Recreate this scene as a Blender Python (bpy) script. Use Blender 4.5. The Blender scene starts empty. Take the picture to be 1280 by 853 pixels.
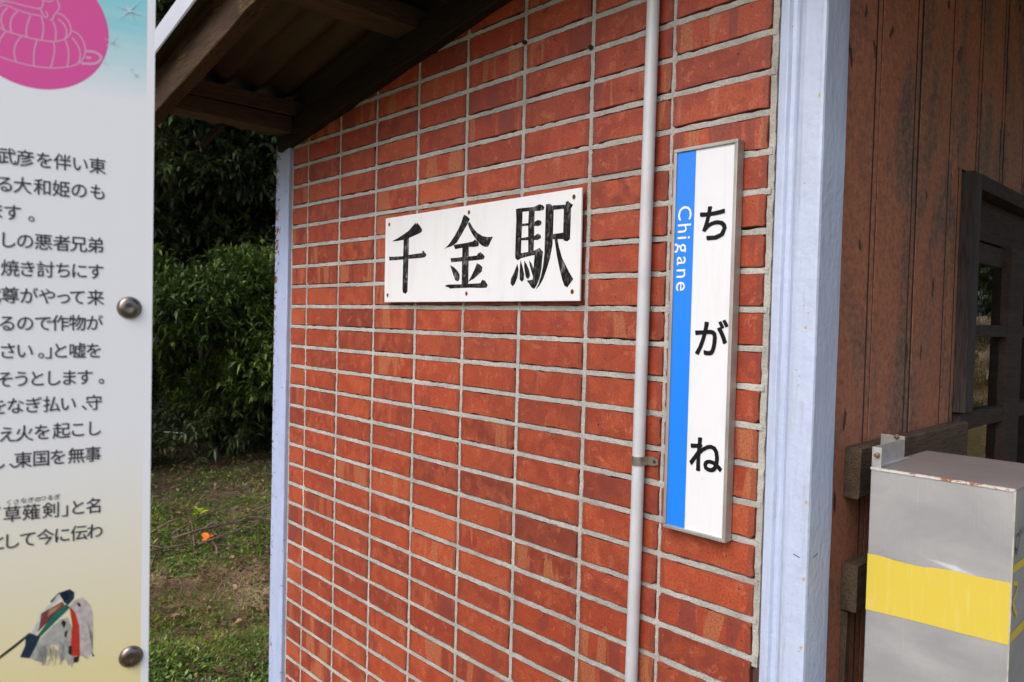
import bpy, bmesh, math, random
import numpy as np
from mathutils import Vector, Matrix, noise
R = math.radians
scene = bpy.context.scene
col = scene.collection
random.seed(7); rng = np.random.default_rng(11)

# ------------------------------------------------------------------ camera
cam = bpy.data.cameras.new('camera'); cam_o = bpy.data.objects.new('camera', cam); col.objects.link(cam_o)
CAM = Vector((0.8632, -1.2258, 1.52))
cR, cU, cF = Vector((.6828, .7302, .0244)), Vector((-.0372, .0014, .9993)), Vector((-.7297, .6832, -.0281))
m3 = Matrix((cR, cU, -cF)).transposed()
cam_o.matrix_world = Matrix.Translation(CAM) @ m3.to_4x4()
cam.sensor_width = 36; cam.lens = 26.02; cam.clip_start = .02; cam.clip_end = 500
cam.dof.use_dof = True; cam.dof.focus_distance = 1.75; cam.dof.aperture_fstop = 7.5
scene.camera = cam_o
# ------------------------------------------------------------------ sky and sun
SUN_EL, SUN_AZ = R(44), R(173)        # azimuth clockwise from +y: behind the camera
w = bpy.data.worlds.new('World'); scene.world = w; w.use_nodes = True
wn = w.node_tree.nodes; wl = w.node_tree.links; wn.clear()
sky = wn.new('ShaderNodeTexSky'); sky.sky_type = 'NISHITA'; sky.sun_disc = False
sky.sun_elevation = SUN_EL; sky.sun_rotation = SUN_AZ
sky.air_density = 1.0; sky.dust_density = 4.0; sky.ozone_density = 1.0
bg = wn.new('ShaderNodeBackground'); bg.inputs[1].default_value = .15
wo = wn.new('ShaderNodeOutputWorld'); wl.new(sky.outputs[0], bg.inputs[0]); wl.new(bg.outputs[0], wo.inputs[0])
sl = bpy.data.lights.new('sun', 'SUN'); sl.energy = 1.35; sl.angle = R(55); sl.color = (.965, .99, 1)
so = bpy.data.objects.new('sun', sl); col.objects.link(so)
sd = Vector((math.sin(SUN_AZ) * math.cos(SUN_EL), math.cos(SUN_AZ) * math.cos(SUN_EL), math.sin(SUN_EL)))
so.rotation_euler = sd.to_track_quat('Z', 'Y').to_euler(); so.location = sd * 20
vs = scene.view_settings; vs.view_transform = 'Standard'; vs.look = 'None'; vs.exposure = 0.42; vs.gamma = 1
scene.cycles.use_denoising = True
scene.cycles.max_bounces = 6; scene.cycles.transparent_max_bounces = 12

# ------------------------------------------------------------------ helpers
def mesh_obj(name, verts, faces, mat=None, parent=None, smooth=False):
    me = bpy.data.meshes.new(name); me.from_pydata([tuple(v) for v in verts], [], faces); me.update()
    if smooth: me.shade_smooth()
    if mat: me.materials.append(mat)
    o = bpy.data.objects.new(name, me); col.objects.link(o)
    if parent: o.parent = parent
    return o
def bm_obj(name, bm, mat=None, parent=None, smooth=False):
    me = bpy.data.meshes.new(name); bmesh.ops.recalc_face_normals(bm, faces=bm.faces[:]); bm.to_mesh(me); bm.free()
    if smooth: me.shade_smooth()
    if mat: me.materials.append(mat)
    o = bpy.data.objects.new(name, me); col.objects.link(o)
    if parent: o.parent = parent
    return o
def thing(name, label, cat, loc=(0, 0, 0), group=None):
    o = bpy.data.objects.new(name, None); o.empty_display_size = .1; col.objects.link(o); o.location = loc
    o['label'] = label; o['category'] = cat
    if group: o['group'] = group
    bpy.context.view_layer.update()
    return o
def tag(o, label, cat, group=None):
    o['label'] = label; o['category'] = cat
    if group: o['group'] = group
    return o
def keep(o, parent):   # parent without moving: the geometry is written in world metres
    o.parent = parent; o.matrix_parent_inverse = Matrix.Translation(parent.location).inverted(); return o
def bbox(bm, x0, x1, y0, y1, z0, z1, bev=0):
    r = bmesh.ops.create_cube(bm, size=1)
    for v in r['verts']:
        v.co = Vector((x0 + (v.co.x + .5) * (x1 - x0), y0 + (v.co.y + .5) * (y1 - y0), z0 + (v.co.z + .5) * (z1 - z0)))
    if bev:
        es = {e for v in r['verts'] for e in v.link_edges}
        bmesh.ops.bevel(bm, geom=list(es), offset=bev, segments=2, affect='EDGES', profile=.6)
def box(name, x0, x1, y0, y1, z0, z1, mat, parent, bev=.002):
    bm = bmesh.new(); bbox(bm, x0, x1, y0, y1, z0, z1, bev); o = bm_obj(name, bm, mat)
    return keep(o, parent) if parent else o
def beam(name, p0, p1, wy, hz, mat, parent, bev=.003, wob=.0012, seg=10, seed=0):
    """timber from p0 to p1 (bottom centre line): wy wide, hz high, edges slightly wandering"""
    p0, p1 = Vector(p0), Vector(p1); d = (p1 - p0).normalized(); up = Vector((0, 0, 1)); s = d.cross(up).normalized(); u = s.cross(d)
    vs_, fs = [], []; r_ = random.Random(seed)
    prof = [(-.5, 0, bev, 0), (-.5, 0, 0, bev), (-.5, 1, 0, -bev), (-.5, 1, bev, 0), (.5, 1, -bev, 0), (.5, 1, 0, -bev), (.5, 0, 0, bev), (.5, 0, -bev, 0)]
    L = (p1 - p0).length
    for i in range(seg + 1):
        c = p0 + d * (L * i / seg)
        for k, (a, b, da, db) in enumerate(prof):
            vs_.append(c + s * (a * wy + da + r_.uniform(-wob, wob)) + u * (b * hz + db + r_.uniform(-wob, wob)))
    for i in range(seg):
        for k in range(8):
            fs.append((i * 8 + k, i * 8 + (k + 1) % 8, (i + 1) * 8 + (k + 1) % 8, (i + 1) * 8 + k))
    fs.append(tuple(range(7, -1, -1))); fs.append(tuple(seg * 8 + k for k in range(8)))
    o = mesh_obj(name, vs_, fs, mat)
    bm = bmesh.new(); bm.from_mesh(o.data); bmesh.ops.recalc_face_normals(bm, faces=bm.faces[:]); bm.to_mesh(o.data); bm.free()
    return keep(o, parent) if parent else o
def tube_into(V, F_, pts, rad, n=6):
    pts = [Vector(p) for p in pts]; base = len(V); ref = Vector((.13, .27, .95))
    for i, p in enumerate(pts):
        d = (pts[min(i + 1, len(pts) - 1)] - pts[max(i - 1, 0)]).normalized()
        a = d.cross(ref)
        if a.length < 1e-3: a = d.cross(Vector((1, 0, 0)))
        a.normalize(); b = d.cross(a); r_ = rad[i] if hasattr(rad, '__len__') else rad
        for k in range(n):
            t = 2 * math.pi * k / n; V.append(p + a * (r_ * math.cos(t)) + b * (r_ * math.sin(t)))
    for i in range(len(pts) - 1):
        for k in range(n):
            F_.append((base + i * n + k, base + i * n + (k + 1) % n, base + (i + 1) * n + (k + 1) % n, base + (i + 1) * n + k))
    F_.append(tuple(base + k for k in range(n - 1, -1, -1))); F_.append(tuple(base + (len(pts) - 1) * n + k for k in range(n)))
def extrude_poly(bm, pts, to3, d0, d1):
    """flat polygon pts (2-D) given depth between d0 and d1 along the third axis"""
    a = [bm.verts.new(to3(u, v, d0)) for u, v in pts]; b = [bm.verts.new(to3(u, v, d1)) for u, v in pts]
    n = len(pts); f = bm.faces.new(b)
    for i in range(n): bm.faces.new((a[i], a[(i + 1) % n], b[(i + 1) % n], b[i]))
    bmesh.ops.triangulate(bm, faces=[f])

# ------------------------------------------------------------------ materials
class NT:
    def __init__(s, name):
        s.m = bpy.data.materials.new(name); s.m.use_nodes = True; s.t = s.m.node_tree; s.t.nodes.clear()
        s.out = s.t.nodes.new('ShaderNodeOutputMaterial'); s.b = s.n('ShaderNodeBsdfPrincipled'); s.t.links.new(s.b.outputs[0], s.out.inputs[0])
    def n(s, ty, ins=None, **kw):
        nd = s.t.nodes.new(ty)
        for k, v in kw.items(): setattr(nd, k, v)
        for k, v in (ins or {}).items(): s.set(nd, k, v)
        return nd
    def set(s, nd, k, v):
        i = nd.inputs[k]
        if isinstance(v, bpy.types.NodeSocket): s.t.links.new(v, i)
        elif isinstance(v, (tuple, list)) and len(v) == 3 and len(i.default_value) == 4: i.default_value = (*v, 1)
        else: i.default_value = v
    def P(s, **kw):
        for k, v in kw.items(): s.set(s.b, k.replace('_', ' '), v)
    def coord(s, k='Object'): return s.n('ShaderNodeTexCoord').outputs[k]
    def mapping(s, v, sc=(1, 1, 1), loc=(0, 0, 0)): return s.n('ShaderNodeMapping', {'Vector': v, 'Scale': sc, 'Location': loc}).outputs[0]
    def noise(s, v, scale, detail=4, rough=.55, dist=0, w=None):
        nd = s.n('ShaderNodeTexNoise', noise_dimensions='4D' if w is not None else '3D')
        s.set(nd, 'Vector', v); s.set(nd, 'Scale', scale); s.set(nd, 'Detail', detail); s.set(nd, 'Roughness', rough); s.set(nd, 'Distortion', dist)
        if w is not None: s.set(nd, 'W', w)
        return nd.outputs[0]
    def ramp(s, f, stops, interp='LINEAR'):
        nd = s.n('ShaderNodeValToRGB'); cr = nd.color_ramp; cr.interpolation = interp
        while len(cr.elements) < len(stops): cr.elements.new(.5)
        for e, (p, c) in zip(cr.elements, stops):
            e.position = p; e.color = (c, c, c, 1) if isinstance(c, (int, float)) else (*c, 1)
        s.t.links.new(f, nd.inputs[0]); return nd.outputs[0]
    def mix(s, f, a, b, blend='MIX'):
        nd = s.n('ShaderNodeMix', data_type='RGBA', blend_type=blend); nd.inputs[0].default_value = 1
        s.set(nd, 0, f); s.set(nd, 6, a); s.set(nd, 7, b); return nd.outputs[2]
    def math(s, op, a, b=0, c=0):
        nd = s.n('ShaderNodeMath', operation=op); s.set(nd, 0, a); s.set(nd, 1, b)
        if op == 'MULTIPLY_ADD': s.set(nd, 2, c)
        return nd.outputs[0]
    def sep(s, v):
        return s.n('ShaderNodeSeparateXYZ', {0: v}).outputs
    def bump(s, h, strength=.5, dist=.001, nrm=None):
        nd = s.n('ShaderNodeBump', {'Height': h, 'Strength': strength, 'Distance': dist})
        if nrm is not None: s.set(nd, 'Normal', nrm)
        s.set(s.b, 'Normal', nd.outputs[0]); return nd.outputs[0]
def plain(name, c, rough=.5, metal=0, bump=0, bscale=200, var=0, vscale=8, spec=.5):
    t = NT(name); v = t.coord()
    cc = c
    if var: cc = t.mix(t.ramp(t.noise(v, vscale, 5), [(.3, 0), (.7, 1)]), tuple(k * (1 - var) for k in c), tuple(min(1, k * (1 + var)) for k in c))
    t.P(Base_Color=cc, Roughness=rough, Metallic=metal); t.set(t.b, 'Specular IOR Level', spec)
    if bump: t.bump(t.noise(v, bscale, 4), bump, .001)
    return t.m
M = {}
def brick_mat():
    t = NT('brick_face'); v = t.coord(); oi = t.n('ShaderNodeObjectInfo').outputs['Random']
    w1 = t.math('MULTIPLY', oi, 91.7); w2 = t.math('MULTIPLY', oi, 37.3); r2 = t.math('FRACT', t.math('MULTIPLY', oi, 17.13)); r3 = t.math('FRACT', t.math('MULTIPLY', oi, 53.7))
    base = t.ramp(oi, [(0, (.31, .046, .022)), (.2, (.41, .072, .030)), (.36, (.19, .033, .021)), (.5, (.35, .056, .026)), (.64, (.27, .043, .024)), (.78, (.45, .098, .040)), (.9, (.33, .053, .025)), (1, (.17, .034, .024))])
    # cloudy firing marks
    cl = t.noise(v, 26, 3, .5, .4, w1); base = t.mix(t.math('MULTIPLY', t.ramp(cl, [(.40, 0), (.62, .75)]), t.math('MULTIPLY_ADD', r3, .9, .15)), base, (.50, .105, .042))
    cl2 = t.noise(v, 17, 3, .55, .6, w2); base = t.mix(t.ramp(t.noise(v, 33, 5, .65, .9, t.math('ADD', w2, 5.0)), [(.57, 0), (.61, .5)]), base, (.52, .16, .085)); base = t.mix(t.math('MULTIPLY', t.ramp(cl2, [(.55, 0), (.60, .7)]), t.math('SUBTRACT', 1.0, r3)), base, (.21, .040, .030))
    # upright flashed bands from the kiln, on some bricks only
    bv = t.mapping(v, (1, .25, .16)); bn = t.noise(bv, 17, 2.5, .45, .5, w2)
    on = t.math('GREATER_THAN', r2, .76)
    band = t.math('MULTIPLY', t.ramp(bn, [(.535, 0), (.555, .85)]), on); base = t.mix(band, base, (.42, .145, .065))
    band2 = t.math('MULTIPLY', t.ramp(bn, [(.43, .8), (.455, 0)]), t.math('GREATER_THAN', r2, .84)); base = t.mix(band2, base, (.20, .045, .035))
    fine = t.noise(v, 240, 5, .6); base = t.mix(t.ramp(fine, [(.38, .6), (.56, 0)]), base, (.15, .034, .024)); gp = t.n('ShaderNodeNewGeometry').outputs['Position']; base = t.mix(t.ramp(t.noise(gp, 3.2, 6, .7, .5), [(.44, 0), (.74, .45)]), base, (.20, .046, .028)); base = t.mix(t.ramp(t.noise(t.mapping(gp, (3, 3, .5)), 9, 5, .65, .3), [(.60, 0), (.75, .25)]), base, (.52, .24, .16))
    pit = t.noise(v, 130, 2, .5, 1.2, w1); base = t.mix(t.ramp(pit, [(.67, 0), (.70, .85)]), base, (.05, .022, .018))
    lime = t.noise(v, 75, 6, .75, 1.5, w2); base = t.mix(t.ramp(lime, [(.66, 0), (.72, .6)]), base, (.62, .50, .44))
    # darker fired rim of some bricks and soot at the edges
    sx, sy, sz = t.sep(t.mapping(v, (9.9, 1, 34)))[:3]
    ed = t.math('MAXIMUM', t.math('ABSOLUTE', sx), t.math('ABSOLUTE', sz)); ed = t.math('ADD', ed, t.math('MULTIPLY', t.noise(v, 60, 4, .6, 0, w1), .22))
    base = t.mix(t.ramp(ed, [(.0, 0), (1.0, 0), (1.09, .55)]), base, (.17, .045, .03))
    t.P(Base_Color=base, Roughness=t.ramp(cl2, [(.3, .40), (.7, .58)])); t.set(t.b, 'Specular IOR Level', .30)
    h = t.math('ADD', t.math('MULTIPLY', fine, .35), t.math('MULTIPLY', t.noise(v, 45, 4, .6, 0, w1), 1.0)); h = t.math('SUBTRACT', h, t.ramp(pit, [(.69, 0), (.74, 1.2)]))
    t.bump(h, .55, .0016); return t.m
def mortar_mat():
    t = NT('mortar_cement'); v = t.coord(); n1 = t.noise(v, 9, 5, .6); n2 = t.noise(v, 330, 4, .7)
    c = t.mix(t.ramp(n1, [(.35, 0), (.65, 1)]), (.36, .35, .325), (.52, .505, .475)); c = t.mix(t.ramp(n2, [(.38, .6), (.50, 0)]), c, (.22, .20, .175))
    n3 = t.noise(v, 28, 6, .7, .8); c = t.mix(t.ramp(n3, [(.62, 0), (.72, .5)]), c, (.2, .18, .16))
    t.P(Base_Color=c, Roughness=.95); t.set(t.b, 'Specular IOR Level', .2); t.bump(t.math('ADD', t.noise(v, 120, 6, .7), t.math('MULTIPLY', n2, .5)), .9, .0035); return t.m
def wood_mat(name, c1, c2, axis='x', moss=0, scale=1.0, rough=.8, grain=30, paint=None):
    t = NT(name); v = t.coord()
    sc = {'x': (.6, 9, 9), 'y': (9, .6, 9), 'z': (9, 9, .6)}[axis]
    g = t.noise(t.mapping(v, tuple(s * scale for s in sc)), grain, 6, .65, .3); g2 = t.noise(t.mapping(v, tuple(s * scale * .35 for s in sc)), 7, 4, .6, .6)
    c = t.mix(t.ramp(g2, [(.3, 0), (.7, 1)]), c1, c2); c = t.mix(t.ramp(g, [(.35, .75), (.55, 0)]), c, tuple(k * .35 for k in c1))
    if moss: 
        mo = t.math('MULTIPLY', t.ramp(t.noise(v, 5, 5, .7, .5), [(.52, 0), (.68, .8)]), t.ramp(g, [(.42, 0), (.6, .8)])); c = t.mix(mo, c, (.22, .18, .03))
    t.P(Base_Color=c, Roughness=rough); t.set(t.b, 'Specular IOR Level', .25); t.bump(g, .8, .0018); return t.m
def plank_mat():
    t = NT('weathered_red_brown_paint'); v = t.coord(); sx, sy, sz = t.sep(v)[:3]
    g = t.noise(t.mapping(v, (8, 8, .7)), 34, 6, .65, .3); big = t.noise(t.mapping(v, (1, 1, .45)), 5.5, 5, .65, .3); mid = t.noise(v, 70, 5, .7)
    c = t.mix(t.ramp(mid, [(.35, 0), (.65, 1)]), (.25, .092, .050), (.42, .165, .092))
    worn = t.ramp(big, [(.46, 0), (.60, .85)]); c = t.mix(worn, c, t.mix(t.ramp(mid, [(.4, 0), (.6, 1)]), (.085, .058, .046), (.19, .125, .095)))
    low = t.ramp(t.math('MULTIPLY_ADD', sz, -1.3, 2.35), [(.25, 0), (.75, .55)]); c = t.mix(t.math('MULTIPLY', low, t.ramp(mid, [(.38, .2), (.6, 1)])), c, (.34, .16, .115))  # planks paler low down: light bouncing off the ground put into the colour
    chips = t.noise(t.mapping(v, (1, 1, .38)), 26, 3, .5, .5); c = t.mix(t.ramp(chips, [(.685, 0), (.70, .9)]), c, (.028, .022, .02))
    sp = t.noise(v, 210, 3, .6); c = t.mix(t.ramp(sp, [(.34, .5), (.44, 0)]), c, (.05, .025, .02))
    t.P(Base_Color=c, Roughness=.68); t.set(t.b, 'Specular IOR Level', .3); h = t.math('ADD', t.math('MULTIPLY', g, .5), t.math('MULTIPLY', mid, .5)); h = t.math('SUBTRACT', h, t.ramp(chips, [(.685, 0), (.70, .8)]))
    t.bump(h, .5, .0012); return t.m
def steel_paint(name, c, rust_axis=None):
    t = NT(name); v = t.coord(); sx, sy, sz = t.sep(v)[:3]
    n = t.noise(v, 14, 5, .6); cc = t.mix(t.ramp(n, [(.35, 0), (.7, 1)]), tuple(k * .9 for k in c), c)
    lump = t.noise(v, 90, 3, .5)
    sm = t.noise(t.mapping(v, (4, 4, 1)), 6, 5, .6, .5); cc = t.mix(t.ramp(sm, [(.58, 0), (.75, .28)]), cc, (.22, .23, .27))
    dr_ = t.noise(t.mapping(v, (14, 14, .8)), 8, 5, .7, .2); cc = t.mix(t.ramp(dr_, [(.54, 0), (.72, .42)]), cc, (.27, .27, .28)); ru = t.noise(v, 150, 3, .6, .3); cc = t.mix(t.ramp(ru, [(.715, 0), (.73, .9)]), cc, (.20, .10, .03))
    if rust_axis == 'left':
        k = t.math('MULTIPLY', t.ramp(t.math('MULTIPLY_ADD', sx, -14, -23.1), [(0, 0), (.75, 1)]), t.ramp(t.math('MULTIPLY_ADD', sz, 1.1, -1.35), [(0, .35), (.7, 1)]))
        rr = t.math('ADD', t.noise(v, 48, 5, .7, .6), t.math('MULTIPLY', k, .2)); cc = t.mix(t.ramp(rr, [(.655, 0), (.68, 1)]), cc, t.mix(t.noise(v, 200, 3), (.05, .02, .012), (.25, .09, .03)))
    t.P(Base_Color=cc, Roughness=.38); t.set(t.b, 'Specular IOR Level', .45); t.bump(t.math('ADD', lump, t.math('MULTIPLY', t.noise(t.mapping(v, (3, 3, 1)), 26, 3, .5), .9)), .5, .0022); return t.m
def leaf_mat(name, c1, c2, c3):
    t = NT(name); at = t.n('ShaderNodeAttribute', attribute_name='tint').outputs['Fac']
    c = t.ramp(at, [(0, c1), (.55, c2), (1, c3)]); t.P(Base_Color=c, Roughness=.42); t.set(t.b, 'Specular IOR Level', .45)
    tr = t.n('ShaderNodeBsdfTranslucent', {'Color': c}); mx = t.n('ShaderNodeMixShader', {0: .22}); t.t.links.new(t.b.outputs[0], mx.inputs[1]); t.t.links.new(tr.outputs[0], mx.inputs[2]); t.t.links.new(mx.outputs[0], t.out.inputs[0])
    return t.m

M['brick'] = brick_mat(); M['mortar'] = mortar_mat(); M['core'] = plain('wall_core', (.05, .045, .04), .95)
M['oldwood'] = wood_mat('old_dark_timber', (.020, .012, .008), (.038, .024, .016), 'x')
M['barge'] = wood_mat('mossy_barge_timber', (.040, .022, .013), (.075, .044, .027), 'x', moss=1)
M['purlin'] = wood_mat('purlin_timber', (.065, .043, .030), (.12, .083, .058), 'y')
M['rail'] = wood_mat('weathered_rail_timber', (.060, .042, .028), (.115, .082, .058), 'y')
M['jamb'] = wood_mat('grey_door_timber', (.040, .030, .030), (.075, .060, .058), 'z')
M['darkjamb'] = wood_mat('dark_door_timber', (.035, .022, .018), (.06, .04, .032), 'y')
M['plank'] = plank_mat(); M['post'] = steel_paint('pale_blue_post_paint', (.47, .545, .73)); M['postL'] = steel_paint('pale_blue_rusty_post_paint', (.42, .50, .74), 'left')
def sheet_mat():
    t = NT('corrugated_roof_sheet'); v = t.coord(); n = t.noise(t.mapping(v, (1, 5, 1)), 5, 5, .6); c = t.mix(t.ramp(n, [(.35, 0), (.7, 1)]), (.055, .033, .018), (.085, .055, .03))
    t.P(Base_Color=c, Roughness=.6); t.bump(n, .2, .001); return t.m
M['sheet'] = sheet_mat(); M['flash'] = plain('white_roof_trim', (.50, .53, .62), .4, var=.08); M['conduit'] = plain('grey_pvc_conduit', (.52, .53, .57), .4, bump=.1, bscale=120, var=.12)

# ================================================================== station building
bld = thing('station_building', 'small rural station building with red brick end wall, brown plank side and low metal roof', 'building', (-.7, 0, 0))
wallp = bm_obj('brick_wall', (lambda b: (bbox(b, -1.655, .205, .0122, .10, 0, 2.42), b)[1])(bmesh.new()), M['core']); keep(wallp, bld)
CW, RH, Z0 = .2128, .07, 1.55
def brick_mesh(wd, ht, seed):
    r_ = random.Random(seed); a, b = wd / 2, ht / 2; P_ = []
    def side(p, q, n, nx, nz):
        for i in range(n):
            t = (i + .5 + r_.uniform(-.25, .25)) / n; j = -abs(r_.gauss(0, .0013)) - (r_.random() < .04) * .002
            P_.append((p[0] + (q[0] - p[0]) * t + nx * j, p[1] + (q[1] - p[1]) * t + nz * j))
    def corner(x, z):
        c = r_.uniform(.0015, .005) if r_.random() < .8 else r_.uniform(.007, .012)
        sx, sz = (1 if x > 0 else -1), (1 if z > 0 else -1); k = [(x - sx * c, z), (x, z - sz * c)]
        return k
    c1, c2, c3, c4 = corner(-a, -b), corner(a, -b), corner(a, b), corner(-a, b)
    P_ += [c1[1], c1[0]]; side(c1[0], c2[0], 6, 0, -1); P_ += [c2[0], c2[1]]; side(c2[1], c3[1], 2, 1, 0); P_ += [c3[1], c3[0]]; side(c3[0], c4[0], 6, 0, 1); P_ += [c4[0], c4[1]]; side(c4[1], c1[1], 2, -1, 0)
    n = len(P_); V = []; sk = r_.uniform(-.0006, .0006)
    for x, z in P_: V.append((x * (1 - .0011 / a), r_.uniform(-.0002, .0002) + sk * x / a, z * (1 - .0011 / b)))
    for x, z in P_: V.append((x, .0016, z))
    for x, z in P_: V.append((x, .013, z))
    F_ = [tuple(range(n))]
    for k in (0, 1):
        for i in range(n): F_.append((k * n + i, (k + 1) * n + i, (k + 1) * n + (i + 1) % n, k * n + (i + 1) % n))
    me = bpy.data.meshes.new('brick'); me.from_pydata(V, [], F_); me.update(); me.materials.append(M['brick'])
    bm = bmesh.new(); bm.from_mesh(me); bmesh.ops.recalc_face_normals(bm, faces=bm.faces[:]); bm.to_mesh(me); bm.free()
    return me
full = [brick_mesh(.2025, .0588, s) for s in range(26)]; half = [brick_mesh(.1065, .0585, s + 50) for s in range(9)]
r_ = random.Random(3)
for c in range(-1, 8):          # column c spans from head joint c to c+1; -1 is the cut column beside the left post
    for k in range(-13, 22):
        zc = Z0 - (k + .5) * RH
        xl = -7 * CW + c * CW; xc = xl + CW / 2 if c >= 0 else -7 * CW - .0565
        if c >= 0 and c < 7 or c < 0: pass
        lim = 2.085 + .164 * ((xc + (.1 if c >= 0 else .05)) + 1.55)
        if zc - .03 > lim + .05: continue
        me = r_.choice(full if c >= 0 else half)
        o = bpy.data.objects.new('brick', me); col.objects.link(o); o.parent = wallp
        o.matrix_parent_inverse = Matrix.Identity(4)
        o.location = (xc + r_.gauss(0, .0007) - (0.0035 if c == 7 else 0), r_.uniform(-.0012, .0008), zc + r_.gauss(0, .0006))
        o.rotation_euler = (r_.gauss(0, .006), r_.gauss(0, .0022) + (math.pi if r_.random() < .5 else 0), r_.gauss(0, .003))
# mortar: wandering ribbons with a fine crack under each brick
V, F_ = [], []
def ribbon(p, d, n, e0, e1, face, seg):
    """p start, d unit direction, n unit across; e0/e1 functions give the two edges, face the depth"""
    b = len(V)
    for i in range(seg[0] + 1):
        s = seg[1] * i / seg[0]; c = [p[j] + d[j] * s for j in (0, 1)]; a0, a1 = e0(), e1(); y = face()
        for e, yy in ((a0, .0125), (a0 + .0004, y + .0002), ((a0 + a1) / 2, y), (a1 - .0004, y + .0002), (a1, .0125)): V.append((c[0] + n[0] * e, yy, c[1] + n[1] * e))
    for i in range(seg[0]):
        for k in range(4): F_.append((b + i * 5 + k, b + i * 5 + k + 1, b + (i + 1) * 5 + k + 1, b + (i + 1) * 5 + k))
for k in range(-13, 23):
    z = Z0 - k * RH; x0 = -1.60
    if z > 2.14: x0 = max(-1.6, -1.55 + (z - 2.11) / .164 - .25)
    if x0 > .2: continue
    L = .212 - x0; bias = r_.uniform(-.0005, .0005)
    ribbon((x0, z), (1, 0), (0, 1), lambda: -.0064 + r_.uniform(-.0006, .0010) , lambda: .0060 + bias + r_.uniform(-.0013, .0006) - (r_.random() < .14) * .0016, lambda: .0014 + .0009 * math.sin(len(V) * .013) + r_.uniform(-.0006, .0007), (int(L / .014), L))
for c in range(-7, 1):
    x = c * CW; zt = 2.16 + .164 * (x + 1.55)
    ribbon((x, 0.0), (0, 1), (1, 0), lambda: -.0052 + r_.uniform(-.0007, .0009), lambda: .0060 + r_.uniform(-.0009, .0009), lambda: .0014 + r_.uniform(-.0006, .0006), (int(zt / .012), zt))
ribbon((.2125, 0.906), (0, 1), (1, 0), lambda: -.0085 + r_.uniform(-.0008, .0009), lambda: .0042 + r_.uniform(-.0014, .0009), lambda: .0030 + r_.uniform(-.0008, .0008), (120, 1.55))
ribbon((-1.6010, 0.0), (0, 1), (1, 0), lambda: -.006, lambda: .0035 + r_.uniform(-.0012, .0012), lambda: .0005 + r_.uniform(-.0006, .0006), (170, 2.1))
mo = mesh_obj('mortar', V, F_, M['mortar']); mo.parent = wallp; mo['kind'] = 'stuff'
mo.matrix_parent_inverse = Matrix.Identity(4)
# mud-dauber lumps on the joints, high on the wall
for (x, z) in ((-.4255, 2.1805), (-.2165, 2.1165)):
    bm = bmesh.new(); bmesh.ops.create_icosphere(bm, subdivisions=2, radius=.0062)
    for v_ in bm.verts: v_.co = v_.co * (1 + .35 * noise.noise(v_.co * 400)); v_.co.z *= .85
    bmesh.ops.translate(bm, verts=bm.verts, vec=(x, -.003, z)); o = bm_obj('mud_lump', bm, plain('dark_mud', (.03, .018, .015), .95)); keep(o, wallp); o.matrix_parent_inverse = Matrix.Identity(4)

# painted steel corner posts (folded channel profile)
def profile_post(name, prof, z0, z1, mat, seg=24, wob=.0005):
    V, F_ = [], []; n = len(prof); rr = random.Random(5)
    for i in range(seg + 1):
        for x, y in prof: V.append((x + rr.uniform(-wob, wob), y + rr.uniform(-wob, wob), z0 + (z1 - z0) * i / seg))
    for i in range(seg):
        for k in range(n): F_.append((i * n + k, i * n + (k + 1) % n, (i + 1) * n + (k + 1) % n, (i + 1) * n + k))
    F_.append(tuple(range(n))); F_.append(tuple(seg * n + k for k in range(n)))
    o = mesh_obj(name, V, F_, mat); bm = bmesh.new(); bm.from_mesh(o.data); bmesh.ops.recalc_face_normals(bm, faces=bm.faces[:]); bm.to_mesh(o.data); bm.free()
    return keep(o, bld)
rp = [(.2235, .060), (.2235, -.004), (.2245, -.006), (.2375, -.008), (.2400, -.0075), (.2440, -.0015), (.2500, .0010), (.2560, -.0020), (.2620, -.0105), (.2660, -.0135), (.2740, -.0150),
      (.3040, -.0150), (.3075, -.0140), (.3090, -.0105), (.3090, .060), (.3085, .0735), (.3070, .0750), (.290, .0755)]
profile_post('corner_post', rp, 0, 2.55, M['post'])
lp = [(-1.708, .055), (-1.708, -.010), (-1.7070, -.0125), (-1.7050, -.0135), (-1.6115, -.0135), (-1.6090, -.0125), (-1.6075, -.010), (-1.6070, .055)]
profile_post('corner_post', lp, 0, 2.16, M['postL'])
for pts in (((.2836, 1.1345), (.2870, 1.1335), (.2955, 1.1310), (.2955, 1.1296), (.2870, 1.1320), (.2836, 1.1330)),):
    keep(mesh_obj('pen_mark', [(x, -.01535, z) for x, z in pts], [tuple(range(6))], plain('black_marker', (.01, .01, .01), .5)), bld)
keep(mesh_obj('pen_mark', [(.30945, y, z) for y, z in ((.006, 1.1292), (.022, 1.1330), (.022, 1.1344), (.006, 1.1306))], [(0, 1, 2, 3)], plain('black_marker', (.01, .01, .01), .5)), bld)
for k, z in enumerate((1.226, 1.096, .979, 1.905, 1.52)):
    x = (.3030, .3035, .3030, .3005, .292)[k]; n = 12; V = [(x, -.0155, z)]; rr = random.Random(k)
    for i in range(n): a = 2 * math.pi * i / n; q = rr.uniform(.0016, .0036); V.append((x + q * math.cos(a) * .8, -.01535, z + q * math.sin(a) * 1.3))
    keep(mesh_obj('rust_spot', V, [(0, 1 + i, 1 + (i + 1) % n) for i in range(n)], plain('ochre_rust_spot', (.45, .34, .16), .6, var=.3, vscale=400)), bld)
box('post_plinth', -.0 + .2095, .2215, .0025, .05, 0, .905, wood_mat('dark_sill', (.06, .03, .025), (.09, .045, .035), 'z'), bld)

M['bare'] = plain('groove_shade_tone', (.030, .020, .016), .9)  # dark tone for plank grooves: shade in the recesses put into the colour
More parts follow.
